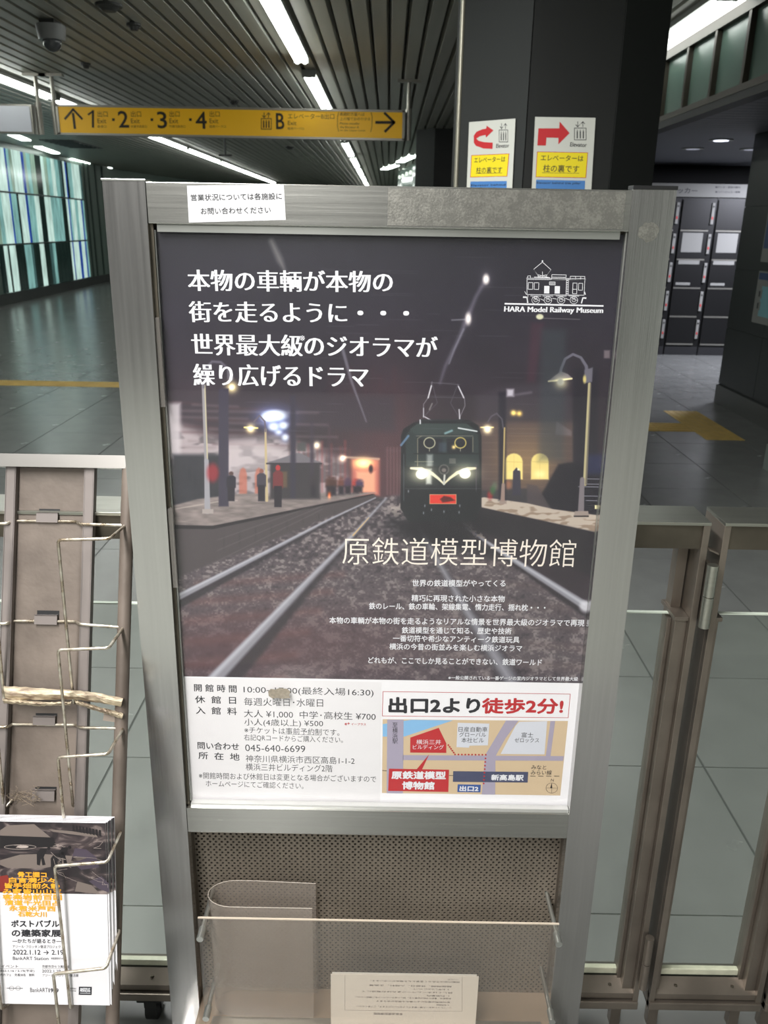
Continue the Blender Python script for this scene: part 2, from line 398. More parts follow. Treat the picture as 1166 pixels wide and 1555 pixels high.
# right side: low ceiling, clerestory, walls
lowm = mat('low_ceiling_board', (110, 112, 120), 0.5)
low = MB().box(2.47, 9, -7, 12.9, 2.62, 2.8).build('ceiling_low', mat('low_ceiling_void', (20, 20, 22), .7)); tag(low, 'low dark board ceiling over the lockers', kind='structure')
for k in range(50):
    y = 5.0 + .155 * k
    MB().box(2.50, 8.9, y, y + .148, 2.60, 2.625).build('board', lowm, low)
frost = streak('frosted_clerestory_glass', (120, 148, 138), .16, .8); 
frost = mat('frosted_clerestory_glass', (100, 122, 112), 0.25, var=0.06, vscale=2)
mull = mat('bronze_mullion', (70, 64, 56), 0.4, 0.6)
cl = empty('window_1', (2.42, 0, 2.6)); tag(cl, 'frosted glass clerestory above the low ceiling', kind='structure')
MB().box(2.38, 2.50, -2, 12.9, 2.615, 2.66).build('sill', mull, cl); MB().box(2.385, 2.50, -2, 12.9, 2.56, 2.615).build('fascia', wall_k, cl)
MB().box(2.385, 2.49, -2, 12.9, CZ - .14, CZ - .06).build('head_rail', mull, cl)
ys = [5.08, 5.72, 6.33, 6.94, 7.55, 8.16, 8.77, 9.4, 10.0, 10.6, 11.2, 11.8, 12.4]
for y in ys: MB().box(2.39, 2.47, y - .022, y + .022, 2.66, CZ - .14).build('mullion', mull, cl)
for a, b in zip(ys, ys[1:]): MB().box(2.43, 2.445, a + .022, b - .022, 2.66, CZ - .14).build('pane', frost, cl)
MB().box(2.43, 2.445, -2, 5.05, 2.66, CZ - .14).build('pane', frost, cl)
cv = MB().box(2.42, 9, -7, 48, CZ + .02, CZ + .2).build('ceiling_upper', ceil_back); cv['kind'] = 'structure'; tag(cv, 'plain dark ceiling behind the clerestory')

def panelled(name, x0, x1, y0, y1, z0, z1, m, joints, label, faces='xy', t=.012):
    """dark core with flat cladding panels set proud of recessed joints"""
    core = MB().box(x0 + t, x1, y0 + t, y1, z0, z1).build(name, wall_k); tag(core, label, kind='structure')
    zs = [z0] + joints + [z1]
    for a, b in zip(zs, zs[1:]):
        n = max(1, round((y1 - y0) / .9))
        for k in range(n):
            ya = y0 + (y1 - y0) * k / n; yb = y0 + (y1 - y0) * (k + 1) / n
            MB().box(x0, x0 + t, ya + .003, yb - .003, a + .004, b - .004).build('panel', m, core)
        n = max(1, round((x1 - x0) / .9))
        for k in range(n):
            xa = x0 + (x1 - x0) * k / n; xb = x0 + (x1 - x0) * (k + 1) / n
            MB().box(xa + .003, xb - .003, y0, y0 + t, a + .004, b - .004).build('panel', m, core)
    return core
wall_right = panelled('wall_right', 3.5, 6.5, 6.1, 8.72, 0.0, 2.6, wall_d, [.2, .78, 1.36, 1.94], 'charcoal panelled wall beside the lockers')
MB().box(3.48, 3.5, 6.1, 8.72, 0, .19).build('baseboard_right', mat('grey_baseboard', (66, 66, 64), .4))['kind'] = 'structure'
wn = panelled('wall_near', 2.92, 6.5, 2.6, 6.1, 0, 2.6, mat('grey_wall_panel', (96, 100, 98), .4), [.2, .8, 1.4, 2.0], 'lighter grey wall nearest on the elevator side')
MB().box(2.89, 2.92, 2.6, 6.12, 0, .19).build('baseboard_near', mat('pale_baseboard', (110, 118, 114), .4))['kind'] = 'structure'
wb = MB().box(2.92, 3.1, -7, 2.55, 0, 2.6).build('wall_unseen', mat('pale_unseen_wall', (190, 198, 192), .5)); tag(wb, 'unseen pale wall behind the viewer added to brighten the right post', kind='structure')  # unseen wall, added for its pale reflection in the right post
lw = MB().box(1.6, 9, 12.85, 13.1, 0, CZ).build('wall_locker', mat('black_wall', (6, 6, 7), .8)); tag(lw, 'black wall behind the lockers', kind='structure')
lw2 = MB().box(8.9, 9.1, 6.1, 13, 0, CZ).build('wall_side', mat('dim_wall', (40, 40, 42), .6)); tag(lw2, 'dim side wall', kind='structure')

# octagonal pillars
pil_m = mat('dark_grey_pillar_panel', (36, 38, 37), 0.8, var=0.06, vscale=2)
pil_shade = mat('shaded_pillar_panel', (18, 19, 19), 0.42)  # darker copy for the front face, its shade put into the colour
def pillar(name, cx, cy, a, label, zt=CZ + .09):
    h = a * (1 + math.sqrt(2)) / 2
    pts = [(-a / 2, -h), (a / 2, -h), (h, -a / 2), (h, a / 2), (a / 2, h), (-a / 2, h), (-h, a / 2), (-h, -a / 2)]
    core = MB().prism([(cx + x * .985, cy + y * .985, 0) for x, y in pts], (0, 0, zt)).build(name, wall_k)
    tag(core, label, kind='structure')
    for i in range(8):
        p, q = Vector(pts[i]), Vector(pts[(i + 1) % 8]); e = (q - p).normalized() * .003; nrm = Vector((e.y, -e.x)).normalized() * -.006
        for z0, z1 in ((0, .2), (.2, 1.4), (1.4, zt)) if i in (0, 1, 7, 6) else ((0, zt),):
            A, B = p + e, q - e
            MB().prism([(cx + A.x, cy + A.y, z0 + .003), (cx + B.x, cy + B.y, z0 + .003), (cx + B.x + nrm.x, cy + B.y + nrm.y, z0 + .003), (cx + A.x + nrm.x, cy + A.y + nrm.y, z0 + .003)], (0, 0, z1 - z0 - .006)).build('panel', pil_shade if i == 0 else pil_m, core)
    return core, h
PA, PCX, PCY = .41, .835, 4.72
p1, ph = pillar('pillar_1', PCX, PCY, PA, 'dark octagonal pillar carrying the elevator notices')
MB().cyl((PCX - ph - .004, PCY - PA / 2, 0), (PCX - ph - .004, PCY - PA / 2, CZ), .012, 8).build('lit_face_strip', mat('lit_face_strip', (150, 146, 132), .4, .6), p1)  # pale strip, light on the pillar's left face put into its colour
pillar('pillar_2', .95, 15.5, .42, 'far dark pillar behind the hanging exit sign')

# fluorescent fixtures ---------------------------------
tube_m = M['white']; cove_tube = emis('clerestory_tube', (250, 255, 250), 2.2); fix_m = mat('lamp_tray', (150, 152, 148), .4, .3)
def fixture(x, y0, y1, label, group, tubes=2, z=CZ - .035):
    t = empty('fluorescent_light', (x, (y0 + y1) / 2, z - .03))
    MB().box(x - .075, x + .075, y0, y1, z - .008, z + .034).build('tray', fix_m, t)
    if x > 2: MB().box(x - .02, x + .16, y0 + .03, y1 - .03, z - .03, z - .008, .004).build('diffuser', cove_tube, t)
    for s_ in ((-.036, .036) if tubes == 2 else (0,)):
        MB().cyl((x + s_, y0 + .03, z - .03), (x + s_, y1 - .03, z - .03), .022, 10).build('tube', cove_tube if x > 2 else tube_m, t)
    for yy in (y0, y1): MB().box(x - .07, x + .07, yy - .02, yy + .02, z - .04, z - .005).build('lamp_holder', fix_m, t)
    tag(t, label, 'ceiling light', group)
def chain(x, starts, L, what, grp):
    w = ['nearest', 'second', 'third', 'fourth', 'fifth', 'sixth', 'seventh', 'eighth', 'ninth', 'tenth', 'eleventh']
    for i, y in enumerate(starts):
        fixture(x, y, y + L, f'{w[i]} tube light from the camera in the {what}', grp)
chain(-.87, [5.9, 9.75, 13.4, 17.05, 20.7, 24.35, 28.0, 31.6, 35.2], 3.05, 'ceiling row running straight over the exit sign', 'tube lights over the exit sign')
chain(-4.35, [8.2, 11.85, 15.5, 19.15, 22.8, 26.4, 30.0], 3.5, 'ceiling row left of the exit sign', 'tube lights along the left ceiling row')
chain(2.25, [6.4], 2.2, 'ceiling beside the frosted clerestory glass', 'clerestory tube lights')
# wall cove strips
cs = [((11, 202), (40, 214)), ((58, 224), (85, 233.5)), ((106, 242), (132, 249)), ((160, 255), (185, 260))]
for i, (a, b) in enumerate(cs):
    A, B = at(*a, z=CZ - .02), at(*b, z=CZ - .02); d = (B - A).normalized(); s_ = Vector((-d.y, d.x, 0)) * .09
    o = MB().prism([A - s_, B - s_, B + s_, A + s_], (0, 0, .05)).build('wall_washer_light', emis('wall_washer', (235, 248, 240), 5))
    tag(o, ['nearest', 'second', 'third', 'farthest'][i] + ' ceiling strip light along the glowing glass wall', 'ceiling light', 'strip lights along the glass wall')
for a, b, w_ in (((583, 258), (601, 252), 'left'), ((607, 247), (627, 238), 'right')):
    A, B = at(*a, z=CZ - .02), at(*b, z=CZ - .02); d = (B - A).normalized(); s_ = Vector((-d.y, d.x, 0)) * .1
    o = MB().prism([A - s_, B - s_, B + s_, A + s_], (0, 0, .05)).build('wall_washer_light', emis('far_washer', (235, 248, 240), 4))
    tag(o, ('farther' if w_ == 'left' else 'nearer') + ' strip light at the far wall beside the distant pillar', 'ceiling light', 'strip lights at the far wall')
# downlights
for i, (px, py) in enumerate(((1095, 212), (1052, 225), (1140, 226))):
    q = at(px, py, z=2.6)
    t = empty('downlight', q)
    MB().cyl((q.x, q.y, 2.59), (q.x, q.y, 2.60), .12, 20).build('rim', fix_m, t)
    MB().cyl((q.x, q.y, 2.586), (q.x, q.y, 2.589), .075, 20).build('lens', emis('downlight_lens', (230, 232, 250), 1.6 if i == 0 else .12), t)
    tag(t, ['bright round downlight in the low ceiling', 'dim round downlight before the black locker wall', 'dim round downlight beside the charcoal wall'][i], 'downlight', 'downlights over the lockers')
# ceiling gadgets
dk = mat('dark_ceiling_device', (50, 50, 48), .5); lt = mat('pale_ceiling_device', (120, 120, 120), .35)
q = at(76, 30, z=CZ)
t = empty('dome_camera', q)
MB().box(q.x - .07, q.x + .05, q.y - .06, q.y + .1, CZ - .04, CZ + .0).build('mount', dk, t)
MB().cyl((q.x, q.y, CZ - .15), (q.x, q.y, CZ - .04), .105, 20, .12).build('housing', lt, t)
bm = bmesh.new(); bmesh.ops.create_uvsphere(bm, u_segments=16, v_segments=10, radius=.075)
MB().bm(bm, Matrix.Translation((q.x, q.y, CZ - .16)), True).build('dome', mat('dome_glass', (70, 72, 74), .15), t)
tag(t, 'grey security dome camera on the ceiling above the sign hangers', 'camera')
for px, py, r, nm, lb, ct in ((165, 6, .1, 'ceiling_speaker', 'dark round speaker beside the security dome camera', 'speaker'), (130, 96, .05, 'smoke_detector', 'small detector between the dome camera and exit sign', 'detector'), (203, 36, .06, 'smoke_detector', 'small detector below the dark round speaker', 'detector'), (355, 153, .07, 'ceiling_speaker', 'dark small speaker just above the exit sign', 'speaker'), (440, 223, .1, 'ceiling_speaker', 'dark speaker just below the exit sign', 'speaker')):
    q = at(px, py, z=CZ)
    t = empty(nm, q); MB().cyl((q.x, q.y, CZ - .02), (q.x, q.y, CZ + .01), r, 16).build('rim', dk, t)
    MB().cyl((q.x, q.y, CZ - .05), (q.x, q.y, CZ - .02), r * .5, 16, r * .8).build('cone', dk, t); tag(t, lb, ct)
q = at(110, 219, z=CZ - .005); o = MB().box(q.x - .35, q.x + .35, q.y - .9, q.y + .9, CZ - .015, CZ + .01)
for k in range(6): o.box(q.x - .3, q.x + .3, q.y - .75 + .27 * k, q.y - .65 + .27 * k, CZ - .03, CZ - .01)
tag(o.build('air_vent', dk), 'dark rectangular air vent under the exit sign', 'vent')
q = at(342, 231, z=CZ - .3)
t = empty('ceiling_bracket', q); MB().cyl((q.x, q.y, CZ - .35), (q.x, q.y, CZ), .02, 8).build('rod', dk, t); MB().box(q.x - .12, q.x + .12, q.y - .03, q.y + .03, CZ - .37, CZ - .34).build('bar', dk, t)
tag(t, 'small dark hanging bracket under the exit sign', 'bracket')

# hanging signs ----------------------------------------
SY = 10.2
ysm = mat('yellow_sign_face', (226, 172, 14), .4, emit=((226, 170, 0), .08)); rim = mat('sign_frame_metal', (150, 146, 138), .35, .7); blk = mat('sign_lettering', (38, 32, 18), .5)
a = at(85, 159, y=SY); b = at(613, 209, y=SY)
ZT, ZB = at(85, 159, y=SY).z, at(85, 204, y=SY).z
sg = empty('exit_sign', (a.x, SY, ZB)); tag(sg, 'long yellow hanging exit sign with black arrows and numbers', 'sign')
MB().box(a.x, b.x, SY + .004, SY + .16, ZB, ZT).build('housing', rim, sg)
MB().box(a.x + .02, b.x - .02, SY - .002, SY + .004, ZB + .018, ZT - .018).build('face', ysm, sg)
f = MB(); f.box(a.x - .005, b.x + .005, SY - .012, SY + .01, ZT - .018, ZT + .004); f.box(a.x - .005, b.x + .005, SY - .012, SY + .01, ZB - .004, ZB + .018)
f.box(a.x - .005, a.x + .02, SY - .012, SY + .01, ZB, ZT); f.box(b.x - .02, b.x + .005, SY - .012, SY + .01, ZB, ZT); f.build('frame', rim, sg)
S = Sheet((0, SY - .003, 0), (0, -1, 0), .001)
def c2(x, y): return (80 + x / 3.644, 140 + y / 3.644)
def c1(x, y): return (380 + x / 4.485, 140 + y / 4.485)
mb = MB()
S.line(mb, [c2(68, 148), c2(113, 95), c2(163, 148)], 3.2); S.line(mb, [c2(113, 118), c2(123, 200)], 3.8)
for ch, x0, x1, ya, yb in (('1', 195, 228, 102, 193), ('2', 362, 420, 103, 197), ('3', 578, 632, 107, 201), ('4', 790, 852, 108, 203)):
    p = c2((x0), (ya + yb) / 2); q = c2((x1), (ya + yb) / 2); S.text(mb, ch, *p, *q, (yb - ya) / 3.644, off=.012) if ch != '1' else (S.line(mb, [c2(223, 103), c2(223, 193)], 3.4), S.line(mb, [c2(197, 124), c2(222, 106)], 2.6))
for x in (336, 549, 762): p = c2(x, 152); S.poly(mb, [(p[0] - 2, p[1] - 2), (p[0] + 2, p[1] - 2), (p[0] + 2, p[1] + 2), (p[0] - 2, p[1] + 2)])
for x0, w_, sub in ((248, 48, '高島口'), (433, 88, '中運河高島口'), (646, 88, '中運河高島口'), (868, 90, '臨港パーク口')):
    for tx, ya, yb, x1 in (('出口', 104, 137, x0 + 56), ('Exit', 146, 172, x0 + 48), (sub, 182, 197, x0 + w_)):
        p = c2(x0, (ya + yb) / 2); q = c2(x1, (ya + yb) / 2); S.text(mb, tx, *p, *q, (yb - ya) / 3.644)
# elevator pictogram
def lift_icon(S, mb, f, x0, y0, x1, y1, xa, w):
    S.line(mb, [f(x0, y0), f(x1, y0), f(x1, y1), f(x0, y1)], w, True)
    xm = (x0 + x1) / 2; wd = (x1 - x0)
    for k in (-1, 0, 1):
        cx = xm + k * wd * .26
        S.line(mb, [f(cx, y0 + (y1 - y0) * .28), f(cx, y0 + (y1 - y0) * .85)], w * 1.9)
        p = f(cx, y0 + (y1 - y0) * .18); S.ell(mb, p, w * .8, w * .8, 10)
    h = (y1 - y0) * .55
    for sx, up in ((-.22, False), (.22, True)):
        cx = xm + sx * wd; t0, t1 = y0 - h, y0 - h * .18
        S.line(mb, [f(cx, t0), f(cx, t1)], w)
        tip, bk = (t0, t0 + h * .35) if up else (t1, t1 - h * .35)
        S.line(mb, [f(cx - wd * .17, bk), f(cx, tip), f(cx + wd * .17, bk)], w)
lift_icon(S, mb, c1, 75, 180, 143, 252, 0, 1.1)
p = c1(175, 197); q = c1(232, 198); S.text(mb, 'B', *p, *q, 110 / 4.485, off=.012)
for tx, x0, x1, yc, hh in (('エレベーターB出口', 256, 572, 164, 38), ('Exit', 256, 314, 210, 28), ('臨港パーク口', 256, 364, 248, 17), ('高島町方面へは', 610, 778, 150, 24), ('上の階でおのりかえ', 610, 818, 182, 22), ('Please transfer', 610, 745, 213, 15), ('the Elevator A', 610, 740, 238, 15), ('on the Upper Level.', 610, 785, 262, 15)):
    p = c1(x0, yc - 1); q = c1(x1, yc + 1); S.text(mb, tx, *p, *q, hh / 4.485)
S.line(mb, [c1(602, 138), c1(594, 170), c1(594, 235), c1(602, 268)], .8); S.line(mb, [c1(822, 138), c1(830, 170), c1(828, 235), c1(820, 270)], .8)
S.line(mb, [c1(856, 206), c1(980, 206)], 4); S.line(mb, [c1(915, 142), c1(980, 206), c1(918, 268)], 3.6)
mb.build('lettering', blk, sg)
def hanger(x, y, z0, nm, par, side):
    mb = MB().cyl((x, y, z0 + .25), (x, y, CZ + .02), .022, 10); mb.cyl((x, y, z0 - .05), (x, y, z0 + .28), .035, 10)
    mb.box(x - .13, x + .13, y - .04, y + .04, CZ - .03, CZ); mb.build(nm, rim, par)
hanger(a.x - .05, SY + .08, ZB + .05, 'hanger', sg, 0); hanger(b.x + .05, SY + .08, ZB + .05, 'hanger', sg, 1)
a = at(47, 158, y=SY); sb = empty('blank_sign', (a.x - .6, SY, ZB)); tag(sb, 'blank white hanging sign box with metal frame', 'sign')
MB().box(a.x - 1.3, a.x, SY + .004, SY + .16, ZB, ZT).build('housing', rim, sb)
MB().box(a.x - 1.28, a.x - .022, SY - .002, SY + .004, ZB + .02, ZT - .02).build('face', mat('pale_sign_face', (176, 178, 184), .4, emit=((170, 172, 182), .1)), sb)
hanger(a.x + .05, SY + .08, ZB + .05, 'hanger', sb, 0)

# elevator notices on the pillar ------------------------
def notice(name, c3, corners, N, p0, label, pts):
    S = Sheet(p0, N, .0005); t = empty(name, S.p(corners[0])); tag(t, label, 'notice', 'elevator notices on the pillar')
    Q = [S.p(q) for q in corners]
    MB().prism(Q, Vector(N) * .0015).build('sheet', mat('notice_paper', (196, 196, 188), .5), t)
    S.off = .0025
    mr, mk, my, mbl = MB(), MB(), MB(), MB()
    for pl in pts['red']: S.poly(mr, [c3(*q) for q in pl], .0002)
    mr.build('arrow', M['red'], t)
    S.poly(mr2 := MB(), [c3(*q) for q in pts['frame']]); mr2.build('border', M['red'], t)
    S.poly(my, [c3(*q) for q in pts['yel']], .0002); my.build('yellow_field', M['yellow_ink'], t)
    S.poly(mbl, [c3(*q) for q in pts['blue']]); mbl.build('blue_field', M['blue_ink'], t)
    lift_icon(S, mk, c3, *pts['icon'], 0, .9)
    for tx, x0, y0, x1, y1, hh in pts['txt']:
        p = c3(x0, y0); q = c3(x1, y1); S.text(mk, tx, *p, *q, hh / 4.858, off=.008, lift=.0004)
    S.line(mk, [c3(*pts['ul'][0]), c3(*pts['ul'][1])], .5, lift=.0004)
    mk.build('lettering', M['ink'], t)
c3 = lambda x, y: (690 + x / 4.858, 160 + y / 4.858)
notice('elevator_notice', c3, [c3(595, 85), c3(1040, 92), c3(1000, 760), c3(562, 760)], (0, -1, 0), (0, PCY - ph - .0075, 0),
       'right white elevator notice with straight red arrow on pillar', dict(
    red=[[(618, 170), (772, 170), (775, 120), (848, 205), (765, 288), (766, 240), (678, 238), (673, 297), (610, 296)]],
    frame=[(608, 341), (984, 348), (970, 536), (598, 530)], yel=[(612, 345), (980, 352), (966, 532), (602, 526)], blue=[(602, 548), (963, 556), (957, 700), (595, 690)],
    icon=(884, 168, 970, 255), txt=[('Elevator', 852, 288, 975, 293, 32), ('エレベーターは', 636, 386, 950, 392, 44), ('柱の裏です', 653, 464, 918, 470, 56), ('Elevator behind this pillar', 606, 573, 930, 577, 20)], ul=((646, 497), (918, 502))))
nl = Vector((-1, -1, 0)).normalized(); pl0 = Vector((PCX - (ph + PA / 2) / 2, PCY - (ph + PA / 2) / 2, 0)) + nl * .0075
notice('elevator_notice', c3, [c3(110, 124), c3(452, 97), c3(420, 760), c3(86, 760)], tuple(nl), tuple(pl0),
       'left white elevator notice with curling red arrow on pillar', dict(
    red=[[(285, 275), (283, 322), (215, 318), (160, 298), (145, 275), (145, 225), (165, 195), (205, 178), (236, 172), (240, 150), (290, 185), (235, 238), (232, 218), (190, 228), (163, 245), (180, 262), (225, 272)]],
    frame=[(127, 368), (406, 355), (392, 524), (118, 532)], yel=[(131, 372), (402, 359), (388, 521), (122, 528)], blue=[(120, 562), (388, 558), (384, 700), (114, 705)],
    icon=(332, 182, 396, 270), txt=[('Elevator', 310, 300, 406, 296, 30), ('エレベーターは', 148, 404, 378, 396, 40), ('柱の裏です', 163, 480, 354, 476, 48), ('Elevator behind', 124, 590, 380, 585, 16)], ul=((160, 503), (354, 499))))

# lockers ------------------------------------------------
LY = 12.2
c4 = lambda x, y: (980 + x / 5.183, 260 + y / 5.183)
lk = mat('black_locker_paint', (7, 7, 8), .4, .0); lt2 = mat('pale_label', (128, 128, 125), .5); silver = mat('silver_locker_edge', (170, 168, 160), .3, .8)
xs = at(*c4(480, 700), y=LY).x; cw = at(*c4(755, 700), y=LY).x - xs
zl = [at(*c4(300, y), y=LY).z for y in (215, 465, 693, 918, 1143, 1360)]
def locker(x0, x1, label):
    t = empty('locker', ((x0 + x1) / 2, LY, 0)); tag(t, label, 'locker', 'black coin lockers')
    MB().box(x0 + .003, x1 - .003, LY + .02, LY + .6, .02, zl[0] + .02).build('body', lk, t)
    xd1 = x1 - .085
    for i in range(5):
        z1, z0 = zl[i], zl[i + 1]
        d = MB().box(x0 + .015, xd1, LY, LY + .02, z0 + .012, z1 - .012, .003).build('door', lk, t)
        MB().box(x0 + .02, xd1, LY - .006, LY + .01, z0 - .012, z0 + .008).build('door_edge', silver, t)
        h_ = (z1 - z0)
        MB().box(xd1 + .012, xd1 + .052, LY - .012, LY + .02, z0 + h_ * .2, z1 - h_ * .12, .004).build('lock_plate', lt2, t)
        MB().cyl((xd1 + .032, LY - .016, z1 - h_ * .24), (xd1 + .032, LY, z1 - h_ * .24), .012, 10).build('lock_cylinder', lk, t)
        MB().box(xd1 + .022, xd1 + .042, LY - .016, LY, z0 + h_ * .36, z0 + h_ * .44).build('key_tag', M['red'], t)
    for i, (u0, u1, v0, v1) in ((1, (.15, .85, .25, .92)), (2, (.12, .85, .83, .98)), (2, (.12, .62, .1, .19))):
        z0, z1 = zl[i + 1], zl[i]; w_ = xd1 - x0
        MB().box(x0 + w_ * u0, x0 + w_ * u1, LY - .004, LY + .001, z0 + (z1 - z0) * v0, z0 + (z1 - z0) * v1).build('notice_label', lt2, t)
    MB().box(x0 + .01, x1 - .01, LY + .01, LY + .3, 0, .12).build('plinth', mat('locker_plinth', (40, 40, 42), .4), t)
for k, nm in ((-2, 'black coin locker bank hidden mostly by the pillar'), (-1, 'black coin locker bank with white notices left of the other'), (0, 'black coin locker bank beside the charcoal wall')):
    locker(xs + cw * k + .05, xs + cw * (k + 1) + .05, nm)
z0, z1 = at(*c4(500, 205), y=LY).z, at(*c4(500, 100), y=LY).z
t = empty('locker_sign', (4.3, LY, z0)); tag(t, 'pale lettered sign strip above the black lockers', 'sign')
MB().box(xs - 1.0, xs + cw + .3, LY - .02, LY + .05, z0, z1).build('strip', mat('locker_sign_face', (120, 120, 116), .5), t)
S = Sheet((0, LY - .021, 0), (0, -1, 0), .001); mb = MB()
S.text(mb, 'ロッカー', *c4(200, 150), *c4(408, 155), 8.5, off=.012)
S.text(mb, '■ロッカー使用の案内', *c4(550, 125), *c4(745, 127), 3.2, off=.02); S.text(mb, '■コインロッカー精算', *c4(550, 163), *c4(745, 165), 3.2, off=.02)
mb.build('lettering', M['ink'], t)
# posters on the charcoal wall ---------------------------
c7 = lambda x, y: (1080 + x / 6.477, 280 + y / 6.477)
def wall_poster(name, Y0, Y1, z0, z1, label, top, mid):
    t = empty(name, (3.49, Y1, z0)); tag(t, label, 'poster', 'posters on the charcoal wall')
    x = 3.498
    MB().box(x - .006, x, Y0, Y1, z0, z1).build('sheet', lt2, t)
    h = z1 - z0
    MB().box(x - .0075, x - .006, Y0 + .02, Y1 - .02, z0 + h * (.84 if top == 's' else .16), z1 - h * .03).build('blue_field', mat('navy_print', (38, 60, 110), .4), t)
    if top == 's':
        MB().box(x - .0075, x - .006, Y0 + .02, Y1 - .12, z0 + h * .14, z0 + h * .72).build('teal_field', mat('teal_print', (120, 170, 180), .4), t)
        for k in (.25, .48):
            MB().box(x - .009, x - .0075, Y1 - .14, Y1 - .04, z0 + h * k, z0 + h * (k + .17)).build('pictogram_panel', lt2, t)
            MB().box(x - .0095, x - .009, Y1 - .105, Y1 - .075, z0 + h * (k + .03), z0 + h * (k + .14)).build('figure_mark', M['ink'], t)
ya = at(*c7(490, 760), x=3.5); yb = at(*c7(480, 850), x=3.5); yc = at(*c7(402, 1350), x=3.5)
wall_poster('wall_poster', ya.y - .75, ya.y, ya.z, ya.z + .75, 'dark blue poster higher on the charcoal wall', 'b', 0)
wall_poster('wall_poster', yb.y - .5, yb.y, yc.z, yb.z, 'white and teal poster with pictograms lower on the charcoal wall', 's', 0)
# ================================================================== the poster's printed picture
PY = 1.31
PX0, PX1, PZ0, PZ1 = -0.362, 0.366, 0.655, 1.695
def printed_photo():
    Wt, Ht = 1000, 1428
    gx = PX0 + (np.arange(Wt) + .5) / Wt * (PX1 - PX0); gz = PZ0 + (np.arange(Ht) + .5) / Ht * (PZ1 - PZ0)
    GX, GZ = np.meshgrid(gx, gz)
    qx, qy, qz = GX, np.full_like(GX, PY), GZ - CAM_H
    zc = qy * VF.y + qz * VF.z + qx * VF.x
    X = CX + FPX * (qx * CR.x + qy * CR.y + qz * CR.z) / zc
    Y = CY - FPX * (qx * CU.x + qy * CU.y + qz * CU.z) / zc
    # X, Y: layout coordinates of the artwork (a trapezoid grid ruled on the sheet)
    img = np.zeros((Ht, Wt, 3))
    def sm(a): a = np.clip(a, 0, 1); return a * a * (3 - 2 * a)
    def noise(sx, sy, seed, oct_=1):
        r = np.random.default_rng(seed); out = np.zeros_like(X); amp = 1; tot = 0
        for _ in range(oct_):
            u = (X - 200) / sx; v = (Y - 300) / sy
            g = r.random((int(1300 / sy) + 4, int(900 / sx) + 4)); iu = np.floor(u).astype(int); iv = np.floor(v).astype(int)
            fu = sm(u - iu); fv = sm(v - iv); iu = np.clip(iu, 0, g.shape[1] - 2); iv = np.clip(iv, 0, g.shape[0] - 2)
            out += amp * ((g[iv, iu] * (1 - fu) + g[iv, iu + 1] * fu) * (1 - fv) + (g[iv + 1, iu] * (1 - fu) + g[iv + 1, iu + 1] * fu) * fv)
            tot += amp; amp *= .6; sx *= .5; sy *= .5
        return out / tot
    def put(mask, c, a=1.0):
        mk = (mask * a)[..., None]; img[:] = img * (1 - mk) + np.array(c) / 255. * mk
    def add(mask, c, a=1.0): img[:] = img + (mask * a)[..., None] * np.array(c) / 255.
    def seg(pts, ws, soft=.8):
        pts = list(pts); ws = ws if isinstance(ws, (list, tuple)) else [ws] * len(pts)
        mg = max(ws) / 2 + soft * 1.2 + 2; bbm = (X > min(p[0] for p in pts) - mg) & (X < max(p[0] for p in pts) + mg) & (Y > min(p[1] for p in pts) - mg) & (Y < max(p[1] for p in pts) + mg)
        xs, ys = X[bbm], Y[bbm]; d = np.full(xs.shape, -1e9)
        for (ax, ay), (bx, by), wa, wb in zip(pts, pts[1:], ws, ws[1:]):
            L2 = (bx - ax) ** 2 + (by - ay) ** 2 + 1e-9
            t = np.clip(((xs - ax) * (bx - ax) + (ys - ay) * (by - ay)) / L2, 0, 1)
            d = np.maximum(d, (wa + (wb - wa) * t) / 2 - np.hypot(xs - ax - t * (bx - ax), ys - ay - t * (by - ay)))
        out = np.zeros_like(X); out[bbm] = sm(d / soft * .5 + .5); return out
    def poly(pts, soft=.8):
        """signed distance to a polygon, softened"""
        ins = np.zeros(X.shape, bool); dm = np.full_like(X, 1e9); n = len(pts)
        x0, x1 = min(p[0] for p in pts) - soft * 2 - 2, max(p[0] for p in pts) + soft * 2 + 2; y0, y1 = min(p[1] for p in pts) - soft * 2 - 2, max(p[1] for p in pts) + soft * 2 + 2
        bbm = (X > x0) & (X < x1) & (Y > y0) & (Y < y1); xs, ys = X[bbm], Y[bbm]; I = np.zeros(xs.shape, bool); D = np.full(xs.shape, 1e9)
        for i in range(n):
            ax, ay = pts[i]; bx, by = pts[(i + 1) % n]
            if ay != by: I ^= ((ay > ys) != (by > ys)) & (xs < (bx - ax) * (ys - ay) / (by - ay) + ax)
            L2 = (bx - ax) ** 2 + (by - ay) ** 2 + 1e-9; t = np.clip(((xs - ax) * (bx - ax) + (ys - ay) * (by - ay)) / L2, 0, 1)
            D = np.minimum(D, np.hypot(xs - ax - t * (bx - ax), ys - ay - t * (by - ay)))
        out = np.zeros_like(X); out[bbm] = sm(np.where(I, D, -D) / soft * .5 + .5); return out
    def rect(x0, y0, x1, y1, soft=.8): return poly([(x0, y0), (x1, y0), (x1, y1), (x0, y1)], soft)
    def ell(cx, cy, rx, ry, soft=1.0): return sm((1 - np.hypot((X - cx) / rx, (Y - cy) / ry)) * min(rx, ry) / soft * .5 + .5)
    def glow(cx, cy, r, ry=None): return np.exp(-(((X - cx) / r) ** 2 + ((Y - cy) / (ry or r)) ** 2))
    # night sky
    n1 = noise(60, 60, 1, 3); n2 = noise(14, 14, 2, 3)
    for c_, (t, m_, b_) in enumerate(((30, 40, 54), (30, 36, 44), (38, 46, 50))):
        img[..., c_] = np.interp(Y, [350, 480, 640, 700], [t, m_, b_, b_]) / 255.
    img *= (0.60 + .2 * n1)[..., None]
